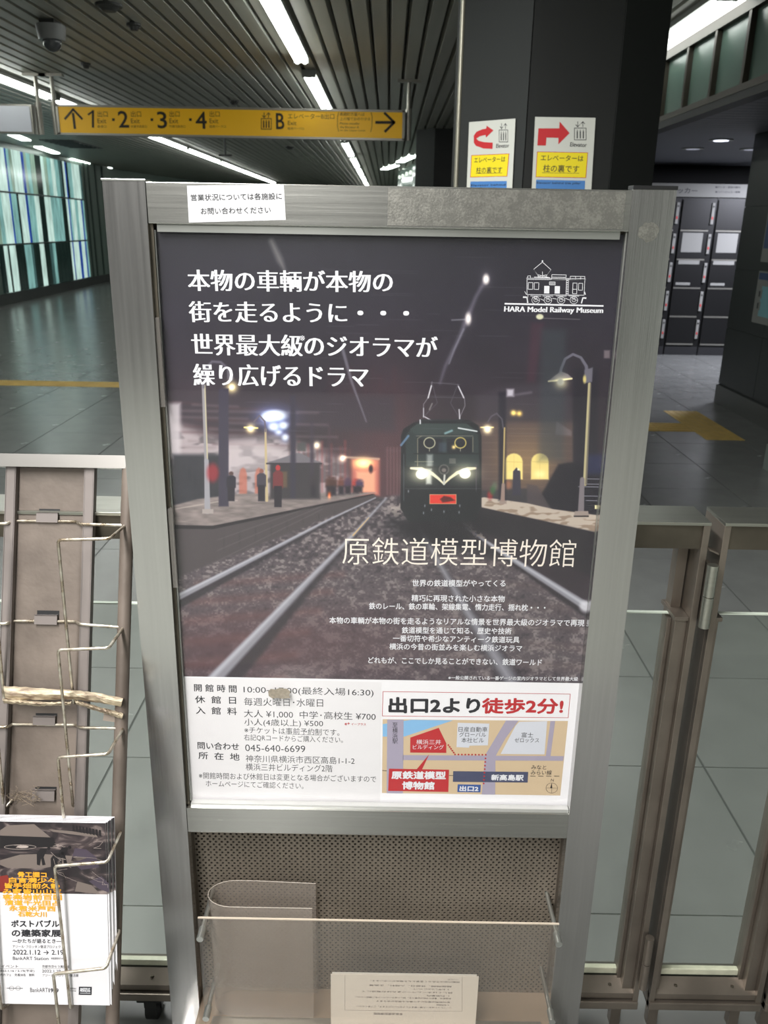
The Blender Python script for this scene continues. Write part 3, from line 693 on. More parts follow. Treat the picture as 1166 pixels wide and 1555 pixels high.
    add(glow(590, 690, 60, 130), (58, 24, 22), .4); add(glow(520, 740, 70, 60), (40, 22, 20), .5); add(glow(300, 640, 60, 60), (34, 26, 26), .7)
    for i, x in enumerate(range(500, 612, 11)):
        put(seg([(x, 560 + 13 * (i % 3)), (x + 2, 750)], 5, 6), (74, 40, 42), .16 + .08 * (i % 2))
    # station buildings on the left, out of focus
    nb = noise(22, 10, 5, 2); m = poly([(262, 640), (330, 668), (420, 662), (520, 700), (530, 752), (262, 770)], 12)
    put(m, (186, 174, 174), .78); img[:] = img * (1 - (m * .42 * sm((nb - .42) * 4))[..., None] * np.array([1, 1, .98]))
    put(poly([(255, 600), (600, 600), (600, 655), (420, 650), (330, 652), (262, 636)], 10), (46, 38, 44), .9)
    for k in range(16):
        y = 610 + k * 4.6; put(seg([(256 + (k * 37) % 90, y), (300 + (k * 61) % 230, y + 3)], 2.2, 4), (112, 98, 98) if k % 2 else (70, 44, 46), .5)
    put(rect(254, 612, 274, 696, 5), (190, 182, 184), .85); put(poly([(330, 672), (400, 668), (440, 690), (440, 716), (330, 716)], 8), (196, 186, 186), .5); put(rect(262, 690, 336, 768, 5), (30, 32, 36), .95)
    for k in range(9): put(seg([(268 + 8 * k, 700), (268 + 8 * k, 764)], 2, 2), (44, 40, 44), .7)
    for cx in (369, 393): put(poly([(cx - 6, 752), (cx - 6, 722), (cx - 4, 713), (cx, 710), (cx + 4, 713), (cx + 6, 722), (cx + 6, 752)], 2), (168, 92, 72), .8)
    for k in range(14): put(seg([(440 + 7 * k, 668 + (k * 13) % 22), (440 + 7 * k, 750)], 3, 3), (70 + (k * 29) % 70, 52, 50), .45)
    # blue white lamps
    for cx, cy, rx, ry in ((417, 631, 17, 8), (407, 634, 9, 6), (415, 648, 7, 5.5), (430, 646, 6, 5), (423, 656, 4, 3), (433, 664, 4, 4)):
        add(glow(cx, cy, rx * 1.7, ry * 2), (70, 100, 170), .45); put(ell(cx, cy, rx, ry, 4), (235, 245, 255), .95)
    # orange kiosk far away
    put(rect(534, 697, 576, 752, 4), (188, 100, 84), .9); put(rect(541, 716, 570, 748, 4), (240, 170, 130), .8); add(glow(552, 703, 13, 8), (250, 215, 110), 1.1)
    put(seg([(520, 694), (575, 697)], 3, 2), (210, 180, 150), .7); put(ell(563, 712, 3, 6, 2), (40, 22, 26)); add(glow(520, 696, 5), (255, 240, 200), 1); add(glow(481, 676, 5), (255, 245, 200), 1.1)
    for k in range(9): put(seg([(588 + 5 * k, 680), (588 + 5 * k, 750)], 2.4, 2), (150, 110, 104), .3)
    # platform left
    put(poly([(262, 768), (300, 758), (363, 750), (496, 748), (570, 748), (323, 800), (262, 800)], 2), (140, 128, 122)); 
    pm = poly([(262, 768), (300, 758), (363, 750), (496, 748), (570, 748), (323, 800), (262, 800)], 2); img[:] = img * (1 - (pm * (.35 * noise(16, 4, 9, 2)))[..., None])
    put(seg([(266, 773), (330, 762), (360, 760)], 2, 1), (170, 158, 148), .6)
    put(poly([(262, 799), (323, 800), (568, 750), (574, 757), (470, 800), (262, 885)], 1.5), (60, 54, 54))
    put(seg([(262, 800), (323, 801), (566, 751)], [6, 5, 1.5], 1), (26, 22, 24))
    for k, (a_, b_) in enumerate(((820, 763), (836, 768), (852, 773))): put(seg([(330, a_), (490, b_)], 1, 1), (110, 104, 100), .35)
    for k in range(9): put(seg([(340 + 24 * k, 812 - 5.2 * k), (340 + 24 * k, 836 - 8 * k)], 1, 1), (34, 30, 32), .5)
    # ballast
    bal = poly([(262, 880), (574, 756), (606, 752), (930, 940), (930, 1045), (262, 1045)], 3)
    put(bal, (72, 64, 66)); 
    g = noise(5, 3.4, 21, 1); g2 = noise(12, 8, 22, 2); g3 = noise(26, 14, 23, 2)
    dep = sm((Y - 760) / 200)
    grain = (g * (1 - dep) + g2 * dep * .6 + g3 * dep * .5); g4 = noise(2.6, 2.2, 24, 1); grain = grain * .75 + .25 * g4; put(bal * sm((grain - .5) * 4), (148, 138, 134), .6); put(bal * sm((.5 - grain) * 4), (38, 33, 37), .6)
    put(bal * glow(470, 980, 170, 60), (72, 46, 48), .55); put(bal * glow(330, 990, 120, 50), (64, 36, 40), .6)
    put(bal * poly([(590, 790), (740, 800), (930, 850), (930, 900), (760, 850), (640, 830)], 14), (22, 20, 24), .85)
    for k in range(7):    # sleepers
        y = 872 + k * 25 + k * k * 1.4; put(bal * seg([(300 - 8 * k, y + 16), (520 - 18 * k, y)], [9 + k, 6 + k], 8), (96, 60, 56), .45)
    for k in range(6): y = 850 + k * 30; put(bal * seg([(690, y), (850 + 8 * k, y + 14)], 8 + k, 8), (92, 76, 72), .3)
    # rails
    def rail(pts, ws, soft, a=.9):
        put(seg([(x + w * .5, y + w * .8) for (x, y), w in zip(pts, ws)], [w * 1.5 for w in ws], soft * 1.5), (28, 24, 28), .8)
        put(seg(pts, ws, soft), (136, 136, 142), a); put(seg([(x - w * .15, y - w * .2) for (x, y), w in zip(pts, ws)], [w * .35 for w in ws], soft), (196, 198, 206), a * .6)
    rail([(570, 756), (496, 791), (425, 828), (339, 872), (262, 911)], [1.2, 3, 5, 7.5, 10], 2)
    rail([(586, 757), (536, 813), (475, 875), (413, 940), (322, 1035)], [1.2, 4, 8, 13, 20], 3.5)
    put(seg([(560, 786), (536, 813)], [1, 2], 1), (220, 170, 90), .7)
    rail([(636, 800), (673, 866), (711, 931), (781, 1042)], [3, 8, 14, 24], 6, .6)
    rail([(708, 802), (773, 846), (889, 920)], [3, 7, 13], 2, .9); put(ell(889, 921, 9, 9, 4), (210, 210, 214), .7)
    put(poly([(700, 792), (716, 794), (738, 818), (722, 816)], 2) * sm((noise(3, 3, 31) - .3) * 4), (190, 176, 160), .8)
    put(poly([(590, 770), (612, 762), (622, 790), (602, 790)], 3) * sm((noise(4, 3, 33) - .3) * 4), (160, 150, 140), .7)
    # right platform and station
    put(poly([(720, 640), (880, 640), (880, 745), (720, 752)], 5), (66, 54, 52), .95)
    for k in range(9): put(seg([(724, 650 + 11 * k), (868, 652 + 11 * k)], 1.2, 1.5), (96, 78, 70), .35)
    add(glow(800, 690, 60, 50), (60, 46, 20), .6)
    put(poly([(724, 640), (724, 600), (770, 585), (840, 582), (868, 600), (868, 640)], 8), (56, 50, 56), .6)
    put(poly([(845, 640), (868, 655), (868, 662), (843, 660)], 2), (104, 92, 92), .8)
    for x0, x1 in ((767, 793.5), (806.5, 833)):
        cx = (x0 + x1) / 2; r = (x1 - x0) / 2
        add(glow(cx, 708, 26, 30), (60, 46, 16), .4)
        pts = [(x0 - .5, 728), (x0, 700)] + [(cx - r * math.cos(t), 701 - r * .95 * math.sin(t)) for t in np.linspace(0, math.pi, 9)] + [(x1, 700), (x1, 728)]
        put(poly(pts, 1.5), (232, 208, 120)); put(seg([(x0, 701), (x1, 702)], .8), (180, 150, 80), .5); put(seg([(cx, 690), (cx, 728)], .6), (200, 170, 90), .5)
        add(glow(cx, 720, 9, 6) * (0.5 if x0 < 800 else 1), (60, 50, 60), .6)
    put(rect(870, 560, 908, 770, 3), (24, 22, 28), .92); put(poly([(848, 705), (866, 702), (912, 712), (912, 790), (846, 790), (820, 755)], 3), (20, 18, 24), .95)
    put(poly([(724, 745), (800, 742), (836, 772), (790, 768), (726, 760)], 2), (46, 44, 46), .9); put(poly([(800, 735), (816, 738), (838, 775), (800, 768)], 2), (66, 58, 58), .8)
    put(poly([(723, 757), (735, 755), (800, 764), (840, 773), (912, 783), (918, 812), (723, 769)], 1.2), (178, 164, 148)); 
    put(poly([(723, 757), (735, 755), (800, 764), (840, 773), (912, 783), (918, 812), (723, 769)], 1.2) * sm((noise(16, 5, 41, 2) - .5) * 5), (110, 88, 66), .6)
    put(poly([(723, 769), (918, 811), (922, 885), (760, 818), (716, 800)], 2), (28, 25, 28), .95)
    for y in (727, 735, 739, 753, 760): put(seg([(890 - (y % 5) * 3, y), (913, y + .5)], .9, .6), (190, 190, 200), .7)
    put(rect(903, 767, 906, 773, 1), (240, 230, 170)); put(rect(890, 690, 915, 720, 6), (34, 40, 76), .6)
    for cx, cy, c_ in ((751, 738, (86, 96, 76)), (744, 752, (150, 40, 40)), (772, 736, (150, 96, 70)), (748, 745, (50, 90, 50))): put(ell(cx, cy, 4, 6, 3), c_, .8)
    put(poly([(779, 716), (784, 710), (790, 716), (791, 752), (778, 752)], 1.2), (44, 42, 52)); put(ell(787, 713, 1.6, 1.6), (240, 236, 200))
    # posts and lamps
    put(rect(757, 595, 768, 760, 3), (24, 22, 30), .9)
    put(seg([(766, 650), (764, 740)], 2.6, .8), (170, 148, 92)); put(seg([(764, 736), (763, 763)], [5, 7], 1), (138, 116, 104)); put(rect(758, 761, 769, 765, 1), (140, 124, 112))
    put(seg([(764, 650), (762, 636), (754, 628), (746, 632), (741, 640)], 2, 1), (80, 76, 84), .9)
    put(seg([(730, 649), (749, 649)], 2, 1), (220, 200, 130)); add(glow(740, 652, 6), (255, 240, 180), 1.2)
    put(seg([(895, 583), (888, 735)], [4.6, 6], .8), (176, 166, 122)); put(seg([(897, 583), (890, 735)], [2, 3], 1), (84, 78, 70), .8)
    put(seg([(884, 728), (882, 777)], [7, 9.5], 1), (112, 104, 106)); put(poly([(873, 776), (893, 776), (894, 783), (871, 783)], 1), (142, 128, 118)); put(seg([(872, 784), (893, 784)], 2), (30, 24, 24))
    put(seg([(892, 572), (890, 556), (882, 543), (870, 538), (858, 545), (852, 560), (850, 570)], [5, 5, 4, 4, 4, 4, 5], 1), (92, 90, 100)); put(poly([(887, 562), (900, 558), (899, 580), (888, 582)], 1.5), (94, 92, 100)); put(ell(887.5, 576, 2.5, 6, 1.5), (200, 184, 110))
    put(poly([(833, 578), (843, 570), (852, 564), (862, 568), (869, 574), (860, 577), (840, 580)], 1.2), (120, 112, 112)); put(seg([(833, 579), (850, 577), (868, 575)], 2.6, 1), (240, 226, 170)); add(glow(851, 581, 9), (255, 238, 170), .9); put(ell(851, 580, 5, 5, 2), (255, 246, 214))
    add(glow(779.5, 627, 4), (245, 205, 80), 1.1); add(glow(788.5, 628, 4), (235, 190, 70), 1.0); put(rect(769.5, 591, 780, 602, 3), (196, 190, 200), .9); put(seg([(780, 600), (806, 596)], 3, 3), (110, 104, 112), .6)
    put(seg([(309, 585), (313, 700)], 5.6, 1), (134, 130, 132)); put(seg([(311, 585), (315, 700)], 1.6, 1), (200, 190, 140), .8); put(seg([(313.5, 700), (315, 776)], [7, 9], 1), (140, 138, 142)); put(rect(307, 773, 324, 780, 1), (150, 140, 134))
    put(seg([(309, 588), (312, 560), (322, 549), (335, 550), (346, 560)], 3.5, 2), (92, 88, 98), .9); put(seg([(346, 560), (350, 574)], [3, 10], 1.5), (88, 84, 90)); add(glow(352, 588, 8), (255, 236, 150), .9); put(ell(352, 588, 4, 4, 2), (255, 248, 210))
    put(rect(332, 590, 347, 769, 1.5), (46, 42, 54)); put(ell(323, 718, 9, 14, 4), (150, 34, 40), .75)
    put(seg([(403, 652), (405, 760)], [3, 4.4], 1), (176, 158, 118)); put(seg([(403, 655), (402, 640), (394, 631), (386, 640)], 2.2, 1), (90, 80, 88)); put(seg([(371, 649), (391, 650)], 2.4, 1), (230, 206, 120)); add(glow(380.5, 651, 6), (255, 236, 150), 1.1)
    put(rect(410, 702, 486, 758, 3), (44, 40, 42)); put(poly([(405, 703), (453, 687), (488, 703)], 1.5), (98, 94, 98)); put(seg([(405, 704), (488, 704)], 2, 1), (40, 36, 40)); put(rect(418, 716, 436, 740, 2), (104, 84, 52), .6)
    put(rect(441, 600, 449, 756, 2.5), (40, 36, 48), .95); put(rect(471, 640, 476, 742, 2.5), (48, 40, 50), .8); put(rect(498, 646, 502, 742, 2.5), (60, 44, 50), .6); put(rect(451, 672, 464, 685, 2), (60, 62, 60), .9)
    def figure(x, y0, y1, coat, cap, w=1.0, soft=1.2):
        h = y1 - y0
        put(ell(x, y0 + h * .07, 3.4 * w, h * .07, soft), cap); put(poly([(x - 7 * w, y0 + h * .2), (x - 3, y0 + h * .13), (x + 3, y0 + h * .13), (x + 7 * w, y0 + h * .2), (x + 7 * w, y0 + h * .55), (x - 7 * w, y0 + h * .55)], soft), coat)
        put(poly([(x - 5.5 * w, y0 + h * .5), (x + 5.5 * w, y0 + h * .5), (x + 5 * w, y1), (x - 5 * w, y1)], soft), (28, 24, 30))
    figure(351, 716, 761, (30, 28, 36), (70, 50, 46), 1.0); figure(397, 712, 761, (52, 48, 56), (120, 74, 62)); figure(422, 706, 770, (96, 36, 38), (160, 42, 42), 1.1, 1)
    for k, (x, c_) in enumerate(((476, (40, 34, 38)), (500, (70, 44, 36)), (506, (60, 36, 30)), (518, (90, 50, 40)), (528, (60, 40, 60)), (540, (150, 50, 44)), (546, (60, 46, 70)))): figure(x, 722 + k, 754 - k, c_, c_, .8, 3)
    add(glow(500, 752, 2.5, 5), (220, 90, 20), .8)
    # the locomotive
    put(ell(668, 800, 74, 24, 14), (16, 14, 18), .9)
    put(poly([(609, 662), (612, 652), (626, 643), (640, 638), (712, 638), (726, 646), (731, 662), (731, 770), (722, 792), (620, 792), (608, 772)], 1.2), (18, 20, 22))
    put(poly([(616, 660), (628, 648), (712, 648), (726, 660), (728, 708), (616, 708)], 1.5), (32, 40, 39)); put(poly([(622, 652), (634, 643), (708, 643), (722, 653), (700, 659), (630, 659)], 1.2), (42, 52, 49))
    put(seg([(696, 650), (724, 655)], 2.2, .8), (200, 206, 206)); put(seg([(676, 658), (686, 654)], 3, 1.5), (130, 170, 172), .8)
    put(seg([(609, 676), (620, 662)], 3.4, 1), (90, 120, 150), .8); put(seg([(632, 662), (718, 662)], .9), (112, 110, 96)); put(seg([(634, 708), (634, 666), (640, 662)], 1, .7), (120, 112, 90)); put(seg([(718, 686), (718, 664)], 1, .7), (120, 112, 90))
    put(rect(636, 666, 672, 688, 1), (20, 22, 26)); put(rect(678, 666, 716, 688, 1), (20, 22, 26)); put(rect(666, 672, 678, 686, 3), (60, 74, 86), .5)
    for cx in (652, 699):
        put(ell(cx, 672.5, 9.2, 8.8, .8), (158, 156, 128) if cx < 660 else (176, 160, 84)); put(ell(cx, 672.5, 7.4, 7, .8), (20, 22, 26)); put(seg([(cx, 681), (cx, 685)], 1), (160, 156, 130))
    add(glow(689, 679, 3), (235, 200, 110), 1); put(seg([(628, 689), (730, 689)], 1.4, .8), (14, 18, 18)); put(seg([(630, 701), (658, 701)], 1.2, .7), (120, 120, 100), .8); put(rect(682, 696, 692, 704, .7), (90, 90, 84), .7)
    put(rect(648, 690, 657, 735, 3), (180, 186, 180), .6); put(poly([(612, 708), (728, 708), (728, 738), (612, 738)], 2), (24, 28, 28), .9)
    add(glow(640, 720, 22, 14), (110, 106, 84), .8); add(glow(706, 718, 22, 14), (110, 106, 84), .8); put(rect(647, 712, 655, 735, 2.5), (225, 228, 214), .75)
    put(ell(674, 713, 8, 8, 1), (92, 92, 84), .8); put(ell(674, 713, 6, 6, 1), (34, 34, 34), .8); put(ell(674, 714, 3.4, 3, 1), (120, 112, 104), .8)
    put(seg([(624, 711), (640, 712), (656, 719), (666, 727), (674, 735)], [3.4, 5, 5, 4, 2.4], 1), (226, 220, 188)); put(seg([(722, 711), (710, 712), (694, 718), (683, 726), (674, 735)], [3.4, 5, 5, 4, 2.4], 1), (222, 214, 176)); put(seg([(675, 722), (674, 735)], 3, 1), (190, 190, 180))
    for cx, cy in ((640, 720), (706, 719)): put(ell(cx, cy, 8.4, 7.6, 1.2), (255, 252, 232)); add(glow(cx, cy, 13, 10), (120, 116, 96), .7)
    put(rect(652, 750.5, 693, 765.5, .7), (196, 150, 110)); put(rect(653, 751.5, 692, 764.5, .6), (206, 44, 30)); put(poly([(668, 758), (674, 753), (684, 755), (691, 760), (680, 762), (672, 763)], 1.5), (60, 14, 14), .9)
    for x, y in ((643, 779), (697, 778), (620, 746), (645, 768), (698, 768), (674, 777), (655, 774)): put(ell(x, y, 1, 2), (150, 154, 160), .7)
    put(seg([(616, 742), (730, 742)], 1, .8), (60, 62, 62), .8); put(seg([(613, 690), (613, 760)], 1.3, .8), (84, 88, 92), .6); put(seg([(723, 706), (723, 746)], 1.2, .8), (110, 92, 104), .5)
    # current collector, then soft pale streaks with bright beads
    pan = (120, 116, 122)
    for pts, w_, c_ in (([(656, 580), (650, 604), (643, 614), (643, 634)], 1.3, pan), ([(695, 584), (705, 604), (706, 616), (697, 636)], 1.3, pan), ([(643, 632), (654, 638)], 1.6, (220, 220, 224)), ([(650, 603), (705, 604)], 1, (70, 66, 72)), ([(643, 633), (664, 612), (656, 582)], 1, (74, 70, 76)), ([(697, 634), (684, 612), (695, 584)], 1, (74, 70, 76)),
                        ([(655, 586), (650, 604)], 2, (220, 220, 224)), ([(696, 587), (704, 604)], 1.8, (225, 225, 230)), ([(638, 638), (638, 643)], 2.2, (226, 230, 235)), ([(697, 622), (698, 636)], 1.8, (215, 215, 220)), ([(643, 620), (643, 633)], 1.4, (190, 190, 196)), ([(640, 638), (702, 638)], 2.4, (30, 34, 36)), ([(656, 613), (652, 622)], 2.4, (110, 106, 104)), ([(654, 581), (697, 584)], 1.1, (80, 76, 82))):
        put(seg(pts, w_, .8), c_, .85)
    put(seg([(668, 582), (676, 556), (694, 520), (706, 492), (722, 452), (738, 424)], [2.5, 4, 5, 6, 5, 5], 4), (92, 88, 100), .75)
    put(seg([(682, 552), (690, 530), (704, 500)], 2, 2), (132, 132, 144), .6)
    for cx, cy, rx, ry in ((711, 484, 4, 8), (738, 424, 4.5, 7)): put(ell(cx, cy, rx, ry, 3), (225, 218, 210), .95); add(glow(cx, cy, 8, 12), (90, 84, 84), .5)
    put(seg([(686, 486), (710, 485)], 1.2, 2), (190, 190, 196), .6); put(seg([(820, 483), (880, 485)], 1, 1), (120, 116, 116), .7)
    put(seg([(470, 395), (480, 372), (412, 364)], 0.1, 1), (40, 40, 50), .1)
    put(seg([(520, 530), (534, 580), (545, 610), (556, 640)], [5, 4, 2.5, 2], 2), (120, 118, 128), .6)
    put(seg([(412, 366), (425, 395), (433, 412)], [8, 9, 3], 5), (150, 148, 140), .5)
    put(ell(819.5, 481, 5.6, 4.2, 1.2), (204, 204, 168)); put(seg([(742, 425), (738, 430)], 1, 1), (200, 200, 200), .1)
    put(rect(917, 532, 926, 544, 2), (140, 126, 128), .6); put(poly([(806, 490), (826, 490), (812, 580), (800, 580)], 5), (70, 34, 46), .45); put(poly([(822, 500), (860, 500), (856, 700), (818, 700)], 8), (46, 56, 58), .5)
    # fine scratches
    r_ = np.random.default_rng(3)
    for k in range(46):
        x = 300 + 500 * r_.random(); y = 380 + 330 * r_.random(); L = 20 + 60 * r_.random(); put(seg([(x, y), (x + L, y + L * .017)], .5, .5), (120, 118, 124), .28)
    img[:] = np.clip(img, 0, 1) * .97 + np.array([.045, .042, .058])  # lifts the whole print, reflected haze put into its colour
    out = np.ones((Ht, Wt, 4), np.float32); out[..., :3] = np.clip(img, 0, 1)
    im = bpy.data.images.new('poster_print', Wt, Ht, alpha=False); im.pixels.foreach_set(out.ravel()); im.update(); im.pack()
    return im
def uvplane(mb_obj, fx, fz):
    me = mb_obj.data; uv = me.uv_layers.new(name='uv'); mw = mb_obj.location
    q = mb_obj.parent
    while q: mw = mw + q.location; q = q.parent
    for lp in me.loops:
        co = me.vertices[lp.vertex_index].co + mw; uv.data[lp.index].uv = (fx(co), fz(co))
def image_mat(name, im, rough):
    k = NT(name); tx = k.n('ShaderNodeTexImage'); tx.image = im; k.l(tx.outputs[0], k.b.inputs['Base Color']); k.b.inputs['Roughness'].default_value = rough; return k.m

poster = empty('poster', (0, PY, PZ0)); tag(poster, 'night train museum poster behind clear sheet in the steel stand', 'poster')
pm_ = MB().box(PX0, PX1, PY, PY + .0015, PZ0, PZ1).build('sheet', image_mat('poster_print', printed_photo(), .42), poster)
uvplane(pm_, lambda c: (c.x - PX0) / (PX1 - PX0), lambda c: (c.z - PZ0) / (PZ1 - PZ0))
S = Sheet((0, PY, 0), (0, -1, 0), .0003)
# headline
def k1(x, y): return (220 + x / 2.429, 330 + y / 2.429)
mb = MB()
for tx, x0, x1, ya, yb, h in (('本物の車輌が本物の', 160, 912, 232, 238, 79), ('街を走るように・・・', 164, 972, 348, 354, 77), ('世界最大級のジオラマが', 174, 1077, 468, 480, 80), ('繰り広げるドラマ', 180, 822, 580, 588, 80)):
    S.text(mb, tx, *k1(x0, ya), *k1(x1, yb), h / 2.429, off=-.004, serif=.034)
S.text(mb, '※', *k1(571, 445), *k1(590, 446), 8)
mb.build('headline_lettering', M['wht'], poster)
def k4(x, y): return (480 + x / 2.591, 700 + y / 2.591)
mb = MB()
S.text(mb, '原鉄道模型博物館', *k4(103, 353), *k4(1020, 364), 108 / 2.591, off=-.006)
mb.build('museum_name_lettering', mat('warm_white_print', (236, 226, 216), .5), poster)
mb = MB()
for tx, x0, x1, ya, yb, h in (('世界の鉄道模型がやってくる', 378, 745, 480, 481, 27), ('精巧に再現された小さな本物', 375, 742, 539, 542, 27), ('鉄のレール、鉄の車輪、架線集電、惰力走行、揺れ枕・・・', 208, 902, 570, 577, 27),
    ('本物の車輌が本物の街を走るようなリアルな情景を世界最大級のジオラマで再現', 52, 1055, 626, 637, 27), ('鉄道模型を通じて知る、歴史や技術', 337, 768, 665, 669, 26), ('一番切符や希少なアンティーク鉄道玩具', 302, 800, 697, 703, 26),
    ('横浜の今昔の街並みを楽しむ横浜ジオラマ', 288, 810, 729, 737, 26), ('どれもが、ここでしか見ることができない、鉄道ワールド', 205, 888, 783, 792, 26), ('※一般公開されている一番ゲージの室内ジオラマとして世界最大級', 520, 1030, 852, 857, 16)):
    S.text(mb, tx, *k4(x0, ya), *k4(x1, yb), h / 2.591, off=.012, lift=.0002)
mb.build('caption_lettering', M['wht'], poster)
# museum emblem
def kl(x, y): return (740 + x / 5.83, 380 + y / 5.83)
mb = MB(); w_ = .75
L = lambda *pts, w=w_, c=False: S.line(mb, [kl(*p) for p in pts], w, c)
S.poly(mb, [kl(152, 466), kl(1027, 486), kl(1027, 500), kl(152, 480)])
S.text(mb, 'HARA Model Railway Museum', *kl(150, 527), *kl(1022, 540), 62 / 5.83, off=.0, serif=.05)
L((350, 258), (868, 262)); L((345, 247), (868, 252)); L((350, 258), (350, 392), (855, 398), (862, 262)); L((360, 392), (350, 462))
L((362, 286), (402, 287), (400, 346), (360, 345), c=True); L((415, 287), (455, 288), (453, 347), (413, 346), c=True)
S.poly(mb, [kl(503, 315), kl(549, 316), kl(547, 383), kl(501, 382)]); S.poly(mb, [kl(596, 317), kl(642, 318), kl(640, 384), kl(594, 383)])
L((549, 280), (599, 281), (599, 307), (549, 306), c=True); S.text(mb, 'HARA', *kl(554, 293), *kl(595, 294), 2.6, off=.01)
L((570, 216), (697, 219), (694, 262), (568, 260), c=True); L((572, 238), (696, 240)); L((700, 255), (695, 400)); L((718, 255), (713, 400))
for k in range(7): L((699, 268 + 19 * k), (717, 268 + 19 * k), w=1.1)
L((733, 230), (862, 232), (860, 262), (731, 260), c=True); L((757, 290), (793, 291), (790, 385), (753, 384), c=True); L((756, 345), (792, 346)); L((808, 292), (843, 293), (840, 354), (805, 353), c=True); L((780, 232), (779, 260)); L((826, 232), (825, 260))
L((487, 105), (410, 168), (455, 235)); L((487, 105), (562, 172), (512, 240)); L((413, 172), (440, 215), (540, 240)); L((560, 176), (530, 216), (432, 238)); L((487, 190), (487, 238)); L((415, 238), (552, 243), w=1.1)
S.ell(mb, kl(487, 97), 1.1, 1.6, 10); L((355, 245), (355, 228), (380, 226), (382, 246))
for cx in (427, 535, 652, 765):
    pts = [(cx + 34 * math.cos(t), 442 + 32 * math.sin(t)) for t in [2 * math.pi * i / 16 for i in range(16)]]; L(*pts, c=True); pts = [(cx + 17 * math.cos(t), 440 + 16 * math.sin(t)) for t in [2 * math.pi * i / 10 for i in range(10)]]; L(*pts, c=True)
    L((cx - 46, 404), (cx + 46, 406)); L((cx - 12, 410), (cx, 440), (cx + 12, 410)); L((cx - 30, 415), (cx + 30, 445))
L((470, 430), (500, 445)); L((575, 425), (612, 432)); L((690, 425), (725, 440)); L((330, 365), (345, 392)); L((318, 415), (345, 416), w=2.2); L((350, 420), (357, 464), w=1.8); L((852, 422), (872, 424), w=2.2); L((845, 420), (832, 468), w=1.8); L((860, 370), (866, 392), w=1.4)
mb.build('museum_emblem', M['wht'], poster)
# white lower part
pw = mat('poster_white', (236, 234, 238), .45)
o = MB(); S.poly(o, [(276, 1027), (880, 1037.5), (880, 1232), (276, 1228)], -.00025); o.build('white_field', pw, poster)
o = MB(); S.poly(o, [(276, 1029), (579, 1036), (577, 1221), (276, 1218)], -.00005); o.build('pasted_sheet', mat('pasted_paper', (228, 225, 228), .5), poster)
def k5(x, y): return (280 + x / 3.761, 1020 + y / 3.761)
mb = MB()
for tx, x0, x1, ya, yb, h, of in (('開 館 時 間', 55, 298, 90, 98, 43, .012), ('10:00~17:00(最終入場16:30)', 338, 1080, 103, 122, 50, 0), ('休  館  日', 60, 295, 157, 163, 43, .012), ('毎週火曜日･水曜日', 340, 792, 170, 178, 46, 0), ('入  館  料', 65, 300, 219, 226, 43, .012),
    ('大人 ¥1,000  中学･高校生 ¥700', 340, 1092, 238, 257, 46, 0), ('小人(4歳以上) ¥500', 342, 792, 290, 298, 46, 0), ('※チケットは事前予約制です。', 342, 885, 332, 347, 38, 0), ('右記QRコードからご購入ください。', 340, 905, 375, 390, 38, 0),
    ('問い合わせ', 75, 312, 420, 428, 42, .012), ('045-640-6699', 347, 690, 434, 441, 38, 0), ('所  在  地', 80, 315, 477, 487, 42, .012), ('神奈川県横浜市西区高島1-1-2', 350, 972, 495, 509, 42, 0), ('横浜三井ビルディング2階', 350, 845, 543, 553, 42, 0),
    ('※開館時間および休館日は変更となる場合がございますので', 82, 1095, 592, 613, 38, 0), ('ホームページにてご確認ください。', 122, 680, 637, 652, 36, 0)):
    S.text(mb, tx, *k5(x0, ya), *k5(x1, yb), h / 3.761, off=of)
S.line(mb, [k5(567, 356), k5(780, 362)], .5)
mb.build('opening_hours_lettering', M['ink'], poster)
mb = MB(); S.text(mb, 'イープラス', *k5(952, 299), *k5(1037, 300), 3.6, off=.012); S.text(mb, 'e+', *k5(915, 297), *k5(945, 297), 4.4, off=.02)
mb.build('ticket_lettering', M['red'], poster)
# directions box and map
def k6(x, y): return (570 + x / 3.644, 1030 + y / 3.644)
mb = MB(); S.line(mb, [k6(42, 73), k6(1078, 87), k6(1066, 218), k6(38, 208)], .8, True)
S.text(mb, '徒歩2分!', *k6(588, 152), *k6(1040, 154), 88 / 3.644, off=.03)
mb.build('red_directions_lettering', M['red'], poster)
mb = MB(); S.text(mb, '出口2より', *k6(72, 148), *k6(580, 150), 90 / 3.644, off=.035); mb.build('black_directions_lettering', M['ink'], poster)
mp = {'tan': (206, 182, 150), 'road': (164, 156, 176), 'river': (132, 182, 224), 'bld': (208, 210, 220), 'navy': (68, 72, 100)}
def field(nm, pls, m, lift): 
    o = MB()
    for pl in pls: S.poly(o, [k6(*q) for q in pl], lift)
    return o.build(nm, m, poster)
field('map_ground', [[(40, 226), (1065, 236), (1022, 648), (36, 634)]], mat('map_tan', mp['tan'], .5), 0)
field('map_river', [[(40, 253), (200, 229), (430, 232), (160, 322), (40, 322)]], mat('map_blue', mp['river'], .5), .0001)
field('map_road', [[(65, 228), (156, 228), (152, 636), (62, 635)], [(152, 424), (1042, 430), (1038, 456), (152, 452)]], mat('map_road', mp['road'], .5), .0002)
field('map_road', [[(722, 233), (792, 233), (720, 330), (664, 430), (662, 643), (588, 642), (606, 425)], [(968, 236), (994, 236), (968, 432), (942, 431)]], mat('map_road_b', mp['road'], .5), .00023)
field('map_building', [[(455, 245), (630, 250), (622, 370), (520, 372), (518, 383), (448, 380)], [(775, 262), (795, 240), (950, 236), (935, 420), (692, 418)]], mat('map_building', mp['bld'], .5), .0003)
field('map_red_block', [[(193, 327), (350, 273), (392, 360), (392, 412), (192, 410)], [(298, 418), (258, 503), (228, 503)], [(75, 499), (407, 505), (403, 628), (70, 622)]], M['red'], .0003)
